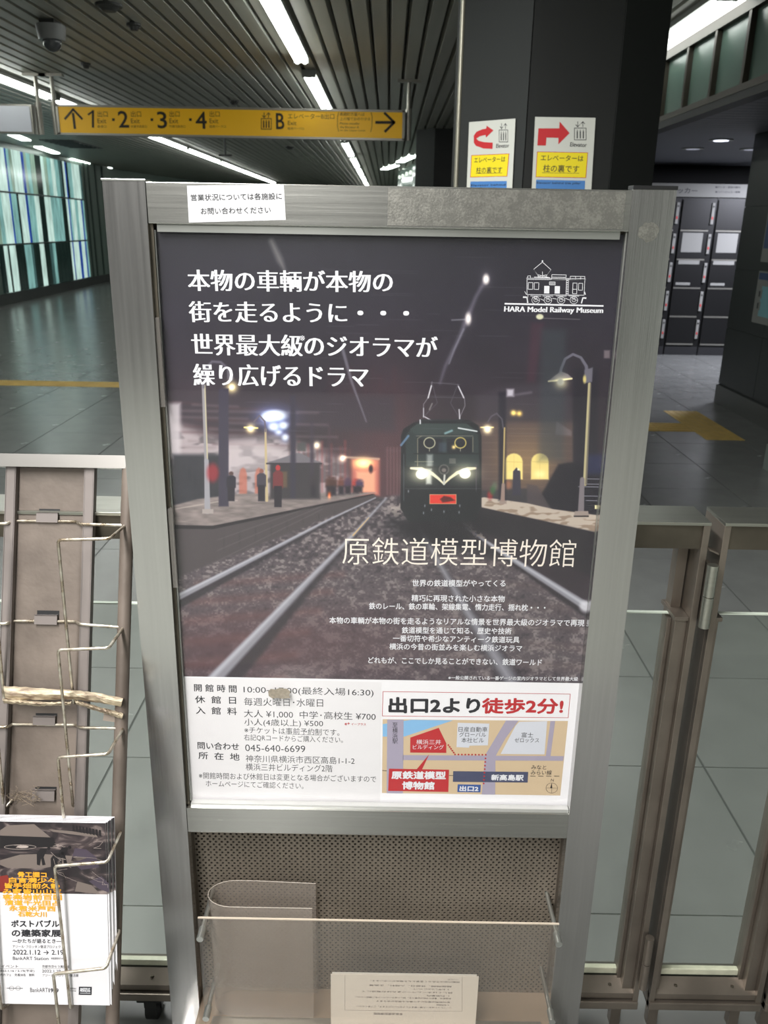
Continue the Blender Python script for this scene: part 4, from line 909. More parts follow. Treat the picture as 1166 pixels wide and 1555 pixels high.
field('map_station_bar', [[(430, 513), (845, 517), (842, 576), (428, 572)]], mat('map_navy', mp['navy'], .5), .0003)
field('map_exit_box', [[(455, 586), (583, 588), (580, 630), (453, 628)]], mat('map_exit_blue', (50, 84, 150), .5), .0003)
mb = MB()
for tx, x0, x1, y, h in (('横浜三井', 226, 362, 351, 27), ('ビルディング', 207, 378, 379, 25)): S.text(mb, tx, *k6(x0, y), *k6(x1, y + 1), h / 3.644, lift=.0005)
for tx, x0, x1, y, h in (('原鉄道模型', 88, 390, 534, 45), ('博物館', 147, 327, 591, 45), ('新高島駅', 640, 820, 547, 34), ('出口2', 465, 570, 608, 30)): S.text(mb, tx, *k6(x0, y), *k6(x1, y + 2), h / 3.644, off=.035, lift=.0005)
mb.build('map_white_lettering', M['wht'], poster)
mb = MB()
for tx, x0, x1, y, h in (('日産自動車', 460, 620, 281, 28), ('グローバル', 463, 612, 310, 26), ('本社ビル', 475, 600, 341, 28), ('富士', 808, 872, 312, 28), ('ゼロックス', 770, 905, 341, 26), ('みなと', 862, 945, 491, 24), ('みらい線', 860, 975, 520, 26), ('至', 94, 123, 257, 26), ('横', 94, 123, 287, 28), ('浜', 94, 123, 317, 28), ('駅', 94, 123, 346, 28), ('N', 971, 986, 562, 15)):
    S.text(mb, tx, *k6(x0, y), *k6(x1, y + 1), h / 3.644, lift=.0004)
S.line(mb, [k6(408, 536), k6(430, 537)], .9, lift=.0004); S.line(mb, [k6(38, 509), k6(62, 511)], .9, lift=.0004)
for k in range(4): S.line(mb, [k6(857 + 44 * k, 540), k6(884 + 44 * k, 541)], .9, lift=.0004)
pts = [(975 + 32 * math.cos(t), 606 + 28 * math.sin(t)) for t in [2 * math.pi * i / 20 for i in range(20)]]; S.line(mb, [k6(*p) for p in pts], .45, True, .0004); S.line(mb, [k6(943, 606), k6(1007, 607)], .4, lift=.0004); S.line(mb, [k6(975, 578), k6(975, 634)], .4, lift=.0004); S.poly(mb, [k6(966, 606), k6(975, 578), k6(978, 606)], .0004)
mb.build('map_lettering', M['ink'], poster)
mb = MB(); way = [(403, 368), (440, 420), (610, 422), (597, 600)]
for a, b, n in zip(way, way[1:], (5, 9, 9)):
    for i in range(n): S.ell(mb, k6(a[0] + (b[0] - a[0]) * i / n, a[1] + (b[1] - a[1]) * i / n), 1.4, 1.3, 8, .0006)
mb.build('map_route_dots', M['red'], poster)
# ================================================================== the poster stand
st = empty('poster_stand', (0, 1.30, 0)); tag(st, 'large brushed steel poster stand with leaflet pocket in front of gate', 'poster stand')
FY = 1.288; BY = 1.312
for s_, cx in ((-1, -.3855), (1, .3845)):
    x0, x1 = cx - .0315, cx + .0315
    ot, ob, it, ib = ((-.4165, -.4245, -.3545, -.3665), (.4160, .4225, .3525, .3605))[s_ > 0]
    MB().prism([(min(ot, it), FY, 1.757), (max(ot, it), FY, 1.757), (max(ob, ib), FY, .04), (min(ob, ib), FY, .04)], (0, BY - FY, 0)).build('post', M['steel'], st)
    c_ = MB().box(x0 - .001, x1 + .001, FY - .0015, BY + .002, 1.757, 1.7625 if s_ > 0 else 1.7595, .0006); c_.build('end_cap', M['black'] if s_ > 0 else M['alu'], st)
    MB().box(cx - .035, cx + .035, 1.12, 1.355, .0, .04, .004).build('foot', M['steel'], st)
    # frame channel along the poster
    xi = x1 if s_ < 0 else x0
    if s_ < 0:
        MB().prism([(-.356, FY + .010, 1.699), (-.3495, FY + .010, 1.699), (-.3575, FY + .010, .662), (-.364, FY + .010, .662)], (0, .0115, 0)).build('inner_channel', M['gate_dark'], st)
        MB().prism([(-.3500, FY + .014, 1.690), (-.3480, FY + .014, 1.690), (-.3558, FY + .014, .668), (-.3578, FY + .014, .668)], (0, .007, 0)).build('channel_lip', M['alu'], st)
    else:
        MB().prism([(.3515, FY + .012, 1.699), (.3530, FY + .012, 1.699), (.3600, FY + .012, .662), (.3585, FY + .012, .662)], (0, .009, 0)).build('inner_channel', M['alu'], st)
MB().box(-.354, .353, FY + .001, BY, 1.699, 1.756, .0008).build('top_rail', M['steel_h'], st)
MB().box(-.362, .358, FY + .001, BY, .606, .661, .0008).build('lower_rail', M['steel_h'], st)
MB().box(-.344, .343, FY + .010, FY + .018, 1.6875, 1.699).build('top_channel', M['alu'], st)
MB().box(-.354, .357, FY + .006, FY + .018, .661, .668).build('sill_channel', mat('sill_aluminium', (210, 210, 208), .3, .6), st)
MB().box(-.352, .352, BY + .0, BY + .006, .66, 1.70).build('back_board', M['gate_dark'], st)
# glue residue on the top rail, a thin worn film with ragged blotches
k = NT('glue_residue'); tc = k.n('ShaderNodeTexCoord'); no = k.n('ShaderNodeTexNoise', i_Scale=60.0, i_Detail=8); k.l(tc.outputs['Object'], no.inputs[0])
no2 = k.n('ShaderNodeTexNoise', i_Scale=380.0, i_Detail=6); k.l(tc.outputs['Object'], no2.inputs[0])
r = k.n('ShaderNodeValToRGB'); r.color_ramp.elements[0].position = .44; r.color_ramp.elements[1].position = .62; r.color_ramp.elements[0].color = (*lin((146, 145, 140)), 1); r.color_ramp.elements[1].color = (*lin((174, 172, 166)), 1)
mx = k.n('ShaderNodeMath', operation='ADD'); k.l(no.outputs[0], mx.inputs[0]); k.l(no2.outputs[0], mx.inputs[1]); hf = k.n('ShaderNodeMath', operation='MULTIPLY', i_1=.5); k.l(mx.outputs[0], hf.inputs[0]); k.l(hf.outputs[0], r.inputs[0])
k.l(r.outputs[0], k.b.inputs['Base Color']); k.b.inputs['Roughness'].default_value = .32; k.b.inputs['Metallic'].default_value = .92
bu = k.n('ShaderNodeBump', i_Strength=.5, i_Distance=.0006); k.l(hf.outputs[0], bu.inputs['Height']); k.l(bu.outputs[0], k.b.inputs['Normal'])
MB().box(-.002, .343, FY + .0004, FY + .0012, 1.702, 1.7535).build('glue_residue', k.m, st)
q = at(985, 352, y=FY); bl = MB()
bl.add([(q.x + .013 * math.cos(t) * (1 + .35 * random.random()), FY - .0003, q.z + .012 * math.sin(t) * (1 + .35 * random.random())) for t in [2 * math.pi * i / 18 for i in range(18)]], [tuple(range(18))])
bl.build('glue_spot', k.m, st)
# clear clips
clip = glass('clear_clip', (150, 145, 140), .1, .7, (235, 235, 235))
for a, b in (((240, 482), (246, 618)), ((259, 772), (266, 892))):
    A, B = at(*a, y=FY + .006), at(*b, y=FY + .006); x0 = (A.x + B.x) / 2
    MB().box(x0 - .004, x0 + .004, FY + .004, FY + .010, B.z, A.z, .0008).build('plastic_clip', clip, st)
# cover sheet, very slightly bowed
cvm = MB(); n = 24; vs = []
for i in range(n + 1):
    t = i / n; z = .668 + t * (1.688 - .668); y = 1.3015 - .0035 * math.sin(math.pi * t)
    vs += [(-.358 + .008 * t, y, z), (.362 - .008 * t, y, z)]
cvm.add(vs, [(2 * i, 2 * i + 1, 2 * i + 3, 2 * i + 2) for i in range(n)], True)
o = cvm.build('cover_sheet', M['cover'], st)
bm = bmesh.new(); bm.from_mesh(o.data)
if sum(f.normal.y for f in bm.faces) > 0: bmesh.ops.reverse_faces(bm, faces=bm.faces)
bm.to_mesh(o.data); bm.free()
# brown residue stain on the cover
S = Sheet((0, 1.2995, 0), (0, -1, 0), 0); mb = MB()
S.poly(mb, [(407, 1050), (411, 1046), (418, 1047), (424, 1045), (436, 1046), (441, 1050), (439, 1056), (441, 1060), (430, 1061), (420, 1060), (414, 1061), (408, 1057)])
mb.build('residue_mark', mat('brown_residue', (158, 146, 128), .6, var=.3, vscale=200), st)
# leaflet pocket: perforated back with real holes
def perforated(x0, x1, z0, z1, y, px, pz, r):
    vs, fs = [], []; nx = int((x1 - x0) / px); nz = int((z1 - z0) / pz); px = (x1 - x0) / nx; pz = (z1 - z0) / nz
    for j in range(nz):
        for i in range(nx):
            sh = .0 if j % 2 else .5
            xa = x0 + (i + sh * .5) * px; cx, cz = xa + px / 2 * .8, z0 + (j + .5) * pz
            xl = x0 + i * px; xr = xl + px; zl_, zh = z0 + j * pz, z0 + (j + 1) * pz; cx = xl + px * (.3 if j % 2 else .7)
            b = len(vs)
            vs += [(xl, y, zl_), (xr, y, zl_), (xr, y, zh), (xl, y, zh)]
            vs += [(cx + r * math.cos(t), y, cz + r * math.sin(t)) for t in [math.pi * (1.25 + i_ / 4) for i_ in range(8)]]
            vs += [(cx + r * .9 * math.cos(t), y + .002, cz + r * .9 * math.sin(t)) for t in [math.pi * (1.25 + i_ / 4) for i_ in range(8)]]
            h = [b + 4 + i_ for i_ in range(8)]; c_ = [b, b + 1, b + 2, b + 3]
            fs += [(c_[0], c_[1], h[2], h[1], h[0]), (c_[1], c_[2], h[4], h[3], h[2]), (c_[2], c_[3], h[6], h[5], h[4]), (c_[3], c_[0], h[0], h[7], h[6])]
            fs += [(h[i_], h[(i_ + 1) % 8], h[(i_ + 1) % 8] + 8, h[i_] + 8) for i_ in range(8)]
    return vs, fs
vs, fs = perforated(-.3635, .3595, .165, .606, 1.335, .0113, .0064, .0027)
perf = MB().add(vs, fs).build('perforated_panel', mat('dusty_perforated_steel', (126, 117, 106), .5, .35, var=.2, vscale=6), st)
MB().box(-.3635, .3595, 1.344, 1.347, .15, .61).build('panel_backing', mat('pocket_backing', (34, 32, 30), .7), st)
MB().box(-.3655, .3600, 1.20, 1.343, .152, .165, .002).build('pocket_shelf', mat('tan_pocket_shelf', (168, 150, 132), .4, .3, var=.12, vscale=10), st)
for cx in (-.365, .361): MB().box(cx - .0015, cx + .0015, 1.312, 1.345, .152, .608).build('pocket_side', M['gate'], st)
AYY = 1.235
a = at(300, 1394, y=AYY); b = at(849, 1404, y=AYY)
ap = MB().box(a.x, b.x, AYY, AYY + .003, .168, a.z).build('pocket_front', M['acr'], st)
MB().box(a.x, b.x, AYY - .0003, AYY + .0033, a.z - .0015, a.z + .0004).build('pocket_front_edge', M['acr_edge'], st)
MB().box(a.x + .008, b.x - .008, AYY - .002, AYY + .03, .163, .1675).build('pocket_front_channel', M['alu'], st)
for px, py in ((304, 1424), (848, 1432), (313, 1545), (838, 1550)):
    q = at(px, py, y=1.212); 
    MB().cyl((q.x, 1.208, q.z), (q.x, 1.2345, q.z), .0066, 14).cyl((q.x, 1.232, q.z), (q.x, 1.336, q.z), .0042, 12).build('standoff_peg', M['alu'], st)
# paper notice on the top rail
S = Sheet((0, FY + .001, 0), (0, -1, 0), .0); cs_ = [(284, 282), (431, 280), (434, 334), (287, 338)]
nt = empty('paper_notice', S.p(cs_[3])); tag(nt, 'small white paper notice taped on the top rail', 'notice')
MB().prism([S.p(q) for q in cs_], (0, -.0008, 0)).build('sheet', mat('notice_white', (212, 212, 216), .6), nt)
S.off = .0012; mb = MB()
def kn(x, y): return (140 + x / 2.535, 250 + y / 2.535)
S.text(mb, '営業状況については各施設に', *kn(380, 127), *kn(730, 121), 26 / 2.535, off=.004); S.text(mb, 'お問い合わせください', *kn(418, 179), *kn(687, 174), 26 / 2.535, off=.004)
mb.build('lettering', M['ink'], nt)
# curled plastic folder in the pocket
def curl_sheet():
    z0, z1 = .170, at(395, 1378, y=1.262).z; pts = []
    fx1 = at(474, 1381, y=1.262).x; bx1 = fx1 + .0; xl = at(316, 1365, y=1.29).x
    R = .034; cx = xl + .05
    yf, yb = 1.262, 1.325; ym = (yf + yb) / 2; ry = (yb - yf) / 2
    pts.append((fx1, yf)); pts.append((cx + .03, yf))
    for i in range(13):
        t = math.pi / 2 + math.pi * i / 12
        pts.append((cx + (cx - xl) * math.cos(t), ym - ry * math.sin(t)))
    pts.append((cx + .04, yb)); pts.append((fx1 + .002, yb - .004))
    m = MB(); vs = []
    for x, y in pts: vs += [(x, y, z0), (x, y, z1 + (y - yf) * .08)]
    m.add(vs, [(2 * i, 2 * i + 2, 2 * i + 3, 2 * i + 1) for i in range(len(pts) - 1)], True)
    rim_ = MB().tube([(x, y, z1 + (y - yf) * .08) for x, y in pts], .0007, 5)
    return m, rim_
m_, rim_ = curl_sheet()
fo = empty('plastic_folder', (-.23, 1.29, .17)); tag(fo, 'curled cloudy plastic folder standing in the leaflet pocket', 'folder')
m_.build('sheet', M['film'], fo); rim_.build('sheet_edge', mat('film_edge', (190, 180, 170), .4), fo)
# upside-down sheet in the pocket
LYY = 1.250
S = Sheet((0, LYY, 0), (0, -1, 0), 0); A = S.p((502, 1479)); B = S.p((727, 1483))
pp = empty('printed_sheet', (A.x, LYY, .168)); tag(pp, 'white printed sheet standing upside down in the leaflet pocket', 'paper')
MB().box(A.x, B.x, LYY, LYY + .0006, .168, A.z).build('sheet', mat('pocket_paper', (236, 230, 224), .6), pp)
MB().box(A.x + .003, B.x - .004, LYY + .0015, LYY + .0021, .168, A.z + .003).build('sheet', M['paper'], pp)
S.off = .0003; mb = MB()
def kf(x, y): return (490 + x / 2.844, 1460 + y / 2.844)
for tx, x0, x1, y in (('2. サービスのご案内', 540, 585, 78), ('掲載内容は予告なく変更となる場合がございます。', 205, 592, 89), ('開館時間、休館日、入館料、企画展', 200, 555, 108), ('3. お申し込みについて', 390, 545, 121), ('詳しくはホームページまたはお電話にて', 168, 560, 135), ('1. 利用案内', 450, 545, 149), ('本施設は、事前の予約が必要です。詳しくはホームページをご確認ください', 140, 555, 160), ('受付時間は曜日により異なる場合があります', 230, 550, 176), ('4. 利用規定', 490, 545, 188), ('リーフレットはお一人様一部までとさせていただきます。ご了承ください', 145, 555, 200), ('原鉄道模型博物館', 220, 345, 227)):
    a_, b_ = kf(x1, y), kf(x0, y)
    P0, P1 = S.p(a_), S.p(b_)
    Ag, Fg = glyphs(tx, 0, 0); x_0, x_1 = Ag[:, 0].min(), Ag[:, 0].max(); y_0, y_1 = Ag[:, 1].min(), Ag[:, 1].max(); w = (P0.x - P1.x); h = .0042 if y < 220 else .006
    V_ = [(P0.x - (p[0] - x_0) / (x_1 - x_0) * w, LYY - .0004, P0.z - ((p[1] - y_0) / (y_1 - y_0) - .5) * h) for p in Ag]; mb.add(V_, Fg)
S.line(mb, [kf(96, 60), kf(96, 210), kf(602, 215), kf(602, 65)], .35)
mb.build('lettering', mat('grey_ink', (96, 90, 92), .5), pp)
# ================================================================== glass gates
GF, GB = 1.362, 1.452; GT = 1.222
xA1 = at(1080, 797, y=GF).x; xB0 = at(1101, 797, y=GF).x
xB0i = at(1090, 939, y=GF).x
def gate(x0, x1, label):
    t = empty('glass_gate', ((x0 + x1) / 2, (GF + GB) / 2, 0)); tag(t, label, 'gate', 'glass gates across the hall')
    MB().box(x0, x1, GF - .002, GB, GT - .006, GT, .0008).build('top_plate', M['rail_steel'], t)
    MB().box(x0 + .004, x1 - .004, GF + .006, GB - .006, GT - .052, GT - .006).build('rail_box', M['gate_dark'], t)  # shade under the top plate put into the darker steel
    for xa, xb, sd in ((x0, x0 + .012, 1), (x1 - .012, x1, -1)):
        MB().box(xa, xb, GF, GB, .095, GT - .006, .001).build('end_post', M['gate'], t)
        xi = xb if sd > 0 else xa
        if sd > 0 and x0 > 0: xi -= .0125
        c_ = MB().box(xi, xi + sd * .022, GF + .012, GB - .012, .10, 1.028, .001)
        if not (sd > 0 and x0 > 0): c_.box(xi + sd * .022, xi + sd * .030, GF + .030, GB - .03, .10, 1.022, .001)
        c_.build('glass_clamp_post', M['gate'], t)
        MB().box(xi, xi + sd * .026, GF + .006, GB - .006, 1.028, 1.036, .001).build('clamp_cap', M['gate'], t)
        MB().box(xi + sd * .002, xi + sd * .020, GF + .05, GB - .012, 1.036, GT - .05).build('upper_post', M['gate'], t)
    a, b = (x0 + .02 if x0 > 0 else x0 + .042), x1 - .042
    MB().box(a - .01, b + .01, 1.402, 1.410, .140, 1.028).build('pane', M['gglass'], t)
    MB().box(a - .008, b + .008, 1.4015, 1.4105, 1.0265, 1.0285).build('pane_top_edge', mat('glass_top_edge', (188, 196, 184), .2), t)
    MB().box(a - .008, b + .008, 1.400, 1.412, .150, .166, .002).build('pane_seal', M['gedge'], t)
    r_ = MB().prism([(x0, 1.396, .150), (x0, GF + .004, .132), (x0, GF + .004, .118), (x0, 1.396, .118)], (x1 - x0, 0, 0)); r_.prism([(x0, 1.416, .150), (x0, GB - .004, .132), (x0, GB - .004, .118), (x0, 1.416, .118)], (x1 - x0, 0, 0))
    r_.build('lower_bead', M['gate'], t)
    MB().box(x0, x1, GF - .004, GB + .004, .094, .114, .002).build('lower_rail', M['gate'], t)
    n = max(2, int((x1 - x0) / .16)); 
    for k in range(n):
        cx = x0 + .06 + (x1 - x0 - .12) * k / (n - 1); MB().cyl((cx, 1.379, .1405), (cx, 1.380, .1435), .0035, 8).build('screw', M['gate_dark'], t)
    for cx in ((x0 + .03), (x1 - .03)): MB().box(cx - .011, cx + .011, 1.40, 1.42, 0, .096).build('leg', M['gate'], t)
    return t
xB1 = at(1166, 1400, y=GF).x + .022
gate(-1.55, xA1, 'wide glass gate leaf behind the poster stand and leaflet rack')
gate(xB0, xB1, 'glass gate leaf standing free beyond the hinge')
gate(xB1 + .01, xB1 + 1.1, 'glass gate leaf farthest from the leaflet rack')
q1 = at(1083, 858, y=1.345); q2 = at(1065, 952, y=1.345)
hg = empty('gate_hinge', (q1.x, 1.345, q2.z)); tag(hg, 'upper steel barrel hinge between two glass gate leaves', 'hinge', 'gate hinges')
zm = (q1.z + q2.z) / 2
for z0, z1 in ((q2.z, zm - .0008), (zm + .0008, q1.z)): MB().cyl((q1.x, 1.345, z0), (q1.x, 1.345, z1), .0098, 24).build('barrel', M['rail_steel'], hg)
MB().cyl((q1.x, 1.345, q2.z + .002), (q1.x, 1.345, q1.z - .002), .0085, 16).build('pin', M['gate_dark'], hg)
MB().box(q1.x - .004, q1.x + .004, 1.35, 1.38, q2.z + .004, q1.z - .004).build('leaf_plate', M['gate'], hg)
MB().prism([(q1.x - .008, 1.352, q1.z + .024), (q1.x + .010, 1.352, q1.z + .016), (q1.x + .010, 1.375, q1.z + .016), (q1.x - .008, 1.375, q1.z + .024)], (0, 0, .003)).build('stop_plate', M['gate'], hg)
q1 = at(987, 1424, y=1.350); q2 = at(979, 1500, y=1.350)
hg = empty('gate_hinge', (q1.x, 1.35, q2.z)); tag(hg, 'lower steel barrel hinge near the gate bottom rail', 'hinge', 'gate hinges')
zm = (q1.z + q2.z) / 2
for z0, z1 in ((q2.z, zm - .0008), (zm + .0008, q1.z)): MB().cyl((q1.x, 1.35, z0), (q1.x, 1.35, z1), .0088, 24).build('barrel', M['gate'], hg)
MB().box(q1.x - .003, q1.x + .003, 1.353, 1.38, q2.z + .004, q1.z - .004).build('leaf_plate', M['gate'], hg)
# caster under the wide gate
q = at(235, 1545, y=1.40)
cs2 = empty('caster', (q.x, 1.40, 0)); tag(cs2, 'black caster wheel under the wide gate beside the rack', 'caster')
MB().box(q.x - .028, q.x + .028, 1.372, 1.44, .072, .0935, .002).build('mount', M['black'], cs2)
MB().cyl((q.x - .012, 1.41, .037), (q.x + .012, 1.41, .037), .037, 24).build('wheel', M['rubber'], cs2)
for s_ in (-1, 1): MB().box(q.x + s_ * .018 - .002, q.x + s_ * .018 + .002, 1.395, 1.425, .03, .08).build('fork', M['black'], cs2)

M['gate_rack'] = mat('rack_bar_steel', (140, 137, 134), .35, .8, var=.1)
# ================================================================== leaflet rack
PHI = math.radians(21.0)
RS = Vector((0, math.sin(PHI), math.cos(PHI))); RN = Vector((0, -math.cos(PHI), math.sin(PHI)))
R0 = at(200, 830, y=1.331)
def rp(px, py, n=0.0): return onplane(px, py, R0 + RN * n, RN)
def rw(x, s, n): return Vector((x, R0.y, R0.z)) + RS * s + RN * n
def rc(px, py, n=0.0):
    p = rp(px, py, n) - R0; return (rp(px, py, n).x, p.dot(RS))
def rbox(mb, x0, x1, s0, s1, n0, n1):
    vs = [rw(x, s, n) for x in (x0, x1) for s in (s0, s1) for n in (n0, n1)]
    return mb.add(vs, [(0, 1, 3, 2), (4, 6, 7, 5), (0, 4, 5, 1), (2, 3, 7, 6), (0, 2, 6, 4), (1, 5, 7, 3)])
rack = empty('leaflet_rack', (R0.x - .2, .9, 0)); tag(rack, 'dusty taupe wire leaflet rack leaning beside the poster stand', 'leaflet rack')
xr, s_top = rc(199, 700); xl_ = rc(-62, 700)[0]
s_bot = -(R0.z - .02) / RS.z
bt0, bt1 = rc(190, 692.5)[1], rc(190, 712)[1]
m = MB(); rbox(m, xl_ - .02, xr + .004, bt1, bt0, -.014, .010); m.build('top_bar', M['gate_rack'], rack)
for x, nm in ((xr - .004, 1), (xl_, 0)):
    MB().tube([rw(x, bt1 + .002, -.001), rw(x - .002, s_bot, -.001)], .0115, 18).build('tube_leg', M['taupe'], rack)
    MB().cyl(rw(x - .002, s_bot - .02, -.001), rw(x - .002, s_bot + .015, -.001), .014, 14).build('foot', M['rubber'], rack)
pl_, pr_ = rc(3, 900)[0], rc(136.5, 900)[0]; fl, fr = rc(17, 900)[0], rc(123, 900)[0]
m = MB(); rbox(m, fl, fr, s_bot + .03, bt1, -.016, -.014); m.build('back_panel', M['taupe'], rack)
for a, b in ((pl_, fl), (fr, pr_)):
    m = MB(); rbox(m, a, b, s_bot + .03, bt1, -.003, -.001); inner = b if a == pl_ else a; rbox(m, inner - .001, inner + .001, s_bot + .03, bt1, -.016, -.001)
    outer = a if a == pl_ else b; rbox(m, outer - .001, outer + .001, s_bot + .03, bt1, -.016, -.001); m.build('side_flange', M['taupe2'], rack)
m = MB(); rbox(m, xl_, xr, s_bot + .08, s_bot + .11, -.02, -.008); m.build('lower_cross_bar', M['taupe'], rack)
for k, (x0, x1, y0, y1) in enumerate(((55, 88, 779, 793), (52, 87, 934, 948), (50, 84, 1088, 1101), (49, 83, 1200, 1216))):
    a = rc(x0, y1, -.008); b = rc(x1, y0, -.008); hgt = b[1] - a[1]
    m = MB(); rbox(m, a[0], b[0], a[1], b[1], -.0095, -.007); rbox(m, a[0], b[0], b[1] - .002, b[1], -.016, -.007); m.build('wire_tab', M['taupe2'], rack)
    m = MB(); rbox(m, a[0] + .002, b[0] + .001, b[1] - .002, b[1] + (.007 if k < 2 else .004), -.0139, -.0136); m.build('slot', M['black'], rack)
WR = .0027
def pocket(back, rightx, front, down, nf=.072, hook=True, nd=-.006):
    """back: y of the back bar; rightx: its far end; front: two points; down: lower end of the upright"""
    pts = [rp(18, back - 3, -.011), rp(116, back - 2, -.011), rp(121, back + 2, .004), rp(*rightx, .006), rp(*front[0], nf), rp(*front[1], nf), rp(*down, nd)]
    if hook: pts.append(rp(down[0] + 8, down[1] - 12, -.012))
    MB().tube(pts, WR, 8, .006).build('wire_pocket', M['wire'], rack)
    fx = front[1][0] - 104
    pl2 = [rp(18, back - 3, -.011), rp(12, back + 1, .004), rp(rightx[0] - 250, back + 2, .006), rp(fx - 76, front[0][1], nf), rp(fx, front[1][1], nf), rp(down[0] - 105, down[1] + 2, nd)]
    if hook: pl2.append(rp(19, down[1] - 12, -.012))
    MB().tube(pl2, WR, 8, .006).build('wire_pocket', M['wire'], rack)
pocket(794, (190, 798), ((166, 818), (88, 820)), (112, 1070))
pocket(946, (187, 953), ((165, 984), (88, 987)), (111, 1226))
pocket(1103, (187, 1106), ((164, 1145), (88, 1150)), (110, 1380), hook=False)
pocket(1256, (184, 1262), ((163, 1309), (83, 1315)), (107, 1531), nd=.018)
pocket(1408, (182, 1412), ((161, 1470), (81, 1479)), (104, 1690), hook=False)
# folded grimy paper strips
def ribbon(top, bot, n_, seed, th=.002, seg_=26, amp=.003):
    r_ = random.Random(seed); m = MB(); vs = []; 
    def lp(P_, t):
        t *= len(P_) - 1; i = min(int(t), len(P_) - 2); f_ = t - i; return (P_[i][0] * (1 - f_) + P_[i + 1][0] * f_, P_[i][1] * (1 - f_) + P_[i + 1][1] * f_)
    rowsn = 7; G_ = []
    for i in range(seg_ + 1):
        a, b = lp(top, i / seg_), lp(bot, i / seg_)
        for j in range(rowsn):
            f_ = j / (rowsn - 1); x, y = a[0] * (1 - f_) + b[0] * f_, a[1] * (1 - f_) + b[1] * f_
            prof = math.sin(math.pi * (f_ ** .8)) * .012 - .004 * (1 - f_)
            p = rp(x, y, n_ + prof + r_.uniform(-amp, amp) * .6); vs.append(p + Vector((0, 0, r_.uniform(-amp, amp) * .3)))
    N_ = len(vs); vs += [v - RN * th for v in vs]
    fs = []
    for i in range(seg_):
        for j in range(rowsn - 1):
            a = i * rowsn + j; q_ = (a, a + 1, a + rowsn + 1, a + rowsn); fs.append(q_); fs.append(tuple(k_ + N_ for k_ in q_[::-1]))
    per = [i * rowsn for i in range(seg_ + 1)]; per2 = [i * rowsn + rowsn - 1 for i in range(seg_ + 1)]
    for L_ in (per, per2): fs += [(L_[i], L_[i + 1], L_[i + 1] + N_, L_[i] + N_) for i in range(seg_)]
    for base in (0, seg_ * rowsn): fs += [(base + j, base + j + 1, base + j + 1 + N_, base + j + N_) for j in range(rowsn - 1)]
    return m.add(vs, fs)
gr = mat('grimy_paper', (200, 186, 160), .6, var=.5, vscale=34, vcol=(118, 100, 84), stretch=(1, 3, 3), bump=.4, bscale=120)
cp = empty('crumpled_paper', rp(90, 1060, .03)); tag(cp, 'folded grimy paper strips lying across the rack wires', 'paper')
ribbon([(5, 1042), (60, 1045), (112, 1048), (145, 1052), (187, 1060)], [(8, 1064), (55, 1063), (112, 1062), (150, 1067), (183, 1073)], .014, 3).build('upper_strip', gr, cp)
ribbon([(3, 1061), (60, 1066), (108, 1066)], [(6, 1068), (60, 1072), (106, 1071)], .018, 4).build('lower_strip', gr, cp)
ribbon([(112, 1062), (145, 1072), (187, 1083)], [(116, 1070), (150, 1081), (185, 1092)], .012, 5).build('loose_flap', gr, cp)
m = MB().add([rp(158, 1083, .006), rp(178, 1090, .006), rp(176, 1097, .006), rp(156, 1094, .006)], [(0, 1, 2, 3)]); m.build('torn_corner', mat('grey_paper', (130, 118, 108), .7), cp)
# lint on the wires
lint = MB(); r_ = random.Random(5)
for k in range(34):
    x = 16 + 40 * r_.random(); y = 1204 + 10 * r_.random(); pts = [rp(x, y, -.006)]
    for j in range(4): x += r_.uniform(-9, 10); y += r_.uniform(-5, 6); pts.append(rp(x, y, -.004 + .004 * r_.random()))
    lint.tube(pts, .00035, 4)
o = lint.build('lint', mat('grey_lint', (132, 118, 102), .9), rack); o['kind'] = 'stuff'

# ------------------------------------------------------------------ flyers
dkp = NT('flyer_photo'); tc = dkp.n('ShaderNodeTexCoord'); mp_ = dkp.n('ShaderNodeMapping'); mp_.inputs['Scale'].default_value = (1, 2.2, 2.2); dkp.l(tc.outputs['Object'], mp_.inputs[0])
no = dkp.n('ShaderNodeTexNoise', i_Scale=22.0, i_Detail=6, i_Distortion=1.2); dkp.l(mp_.outputs[0], no.inputs[0])
r = dkp.n('ShaderNodeValToRGB'); dkp.l(no.outputs[0], r.inputs[0]); r.color_ramp.elements[0].position = .46; r.color_ramp.elements[1].position = .72
r.color_ramp.elements[0].color = (*lin((36, 30, 34)), 1); r.color_ramp.elements[1].color = (*lin((140, 126, 122)), 1); e_ = r.color_ramp.elements.new(.58); e_.color = (*lin((62, 52, 54)), 1)
dkp.l(r.outputs[0], dkp.b.inputs['Base Color']); dkp.b.inputs['Roughness'].default_value = .35
pal = mat('flyer_paper', (214, 212, 216), .55)
xR = rp(160, 1251, .054).x; Wf = .21; print('FLYER', (rp(160,1250,.054)-rp(176,1527,.012)).length, rp(176,1527,.012).x, xR)
NSH = 9
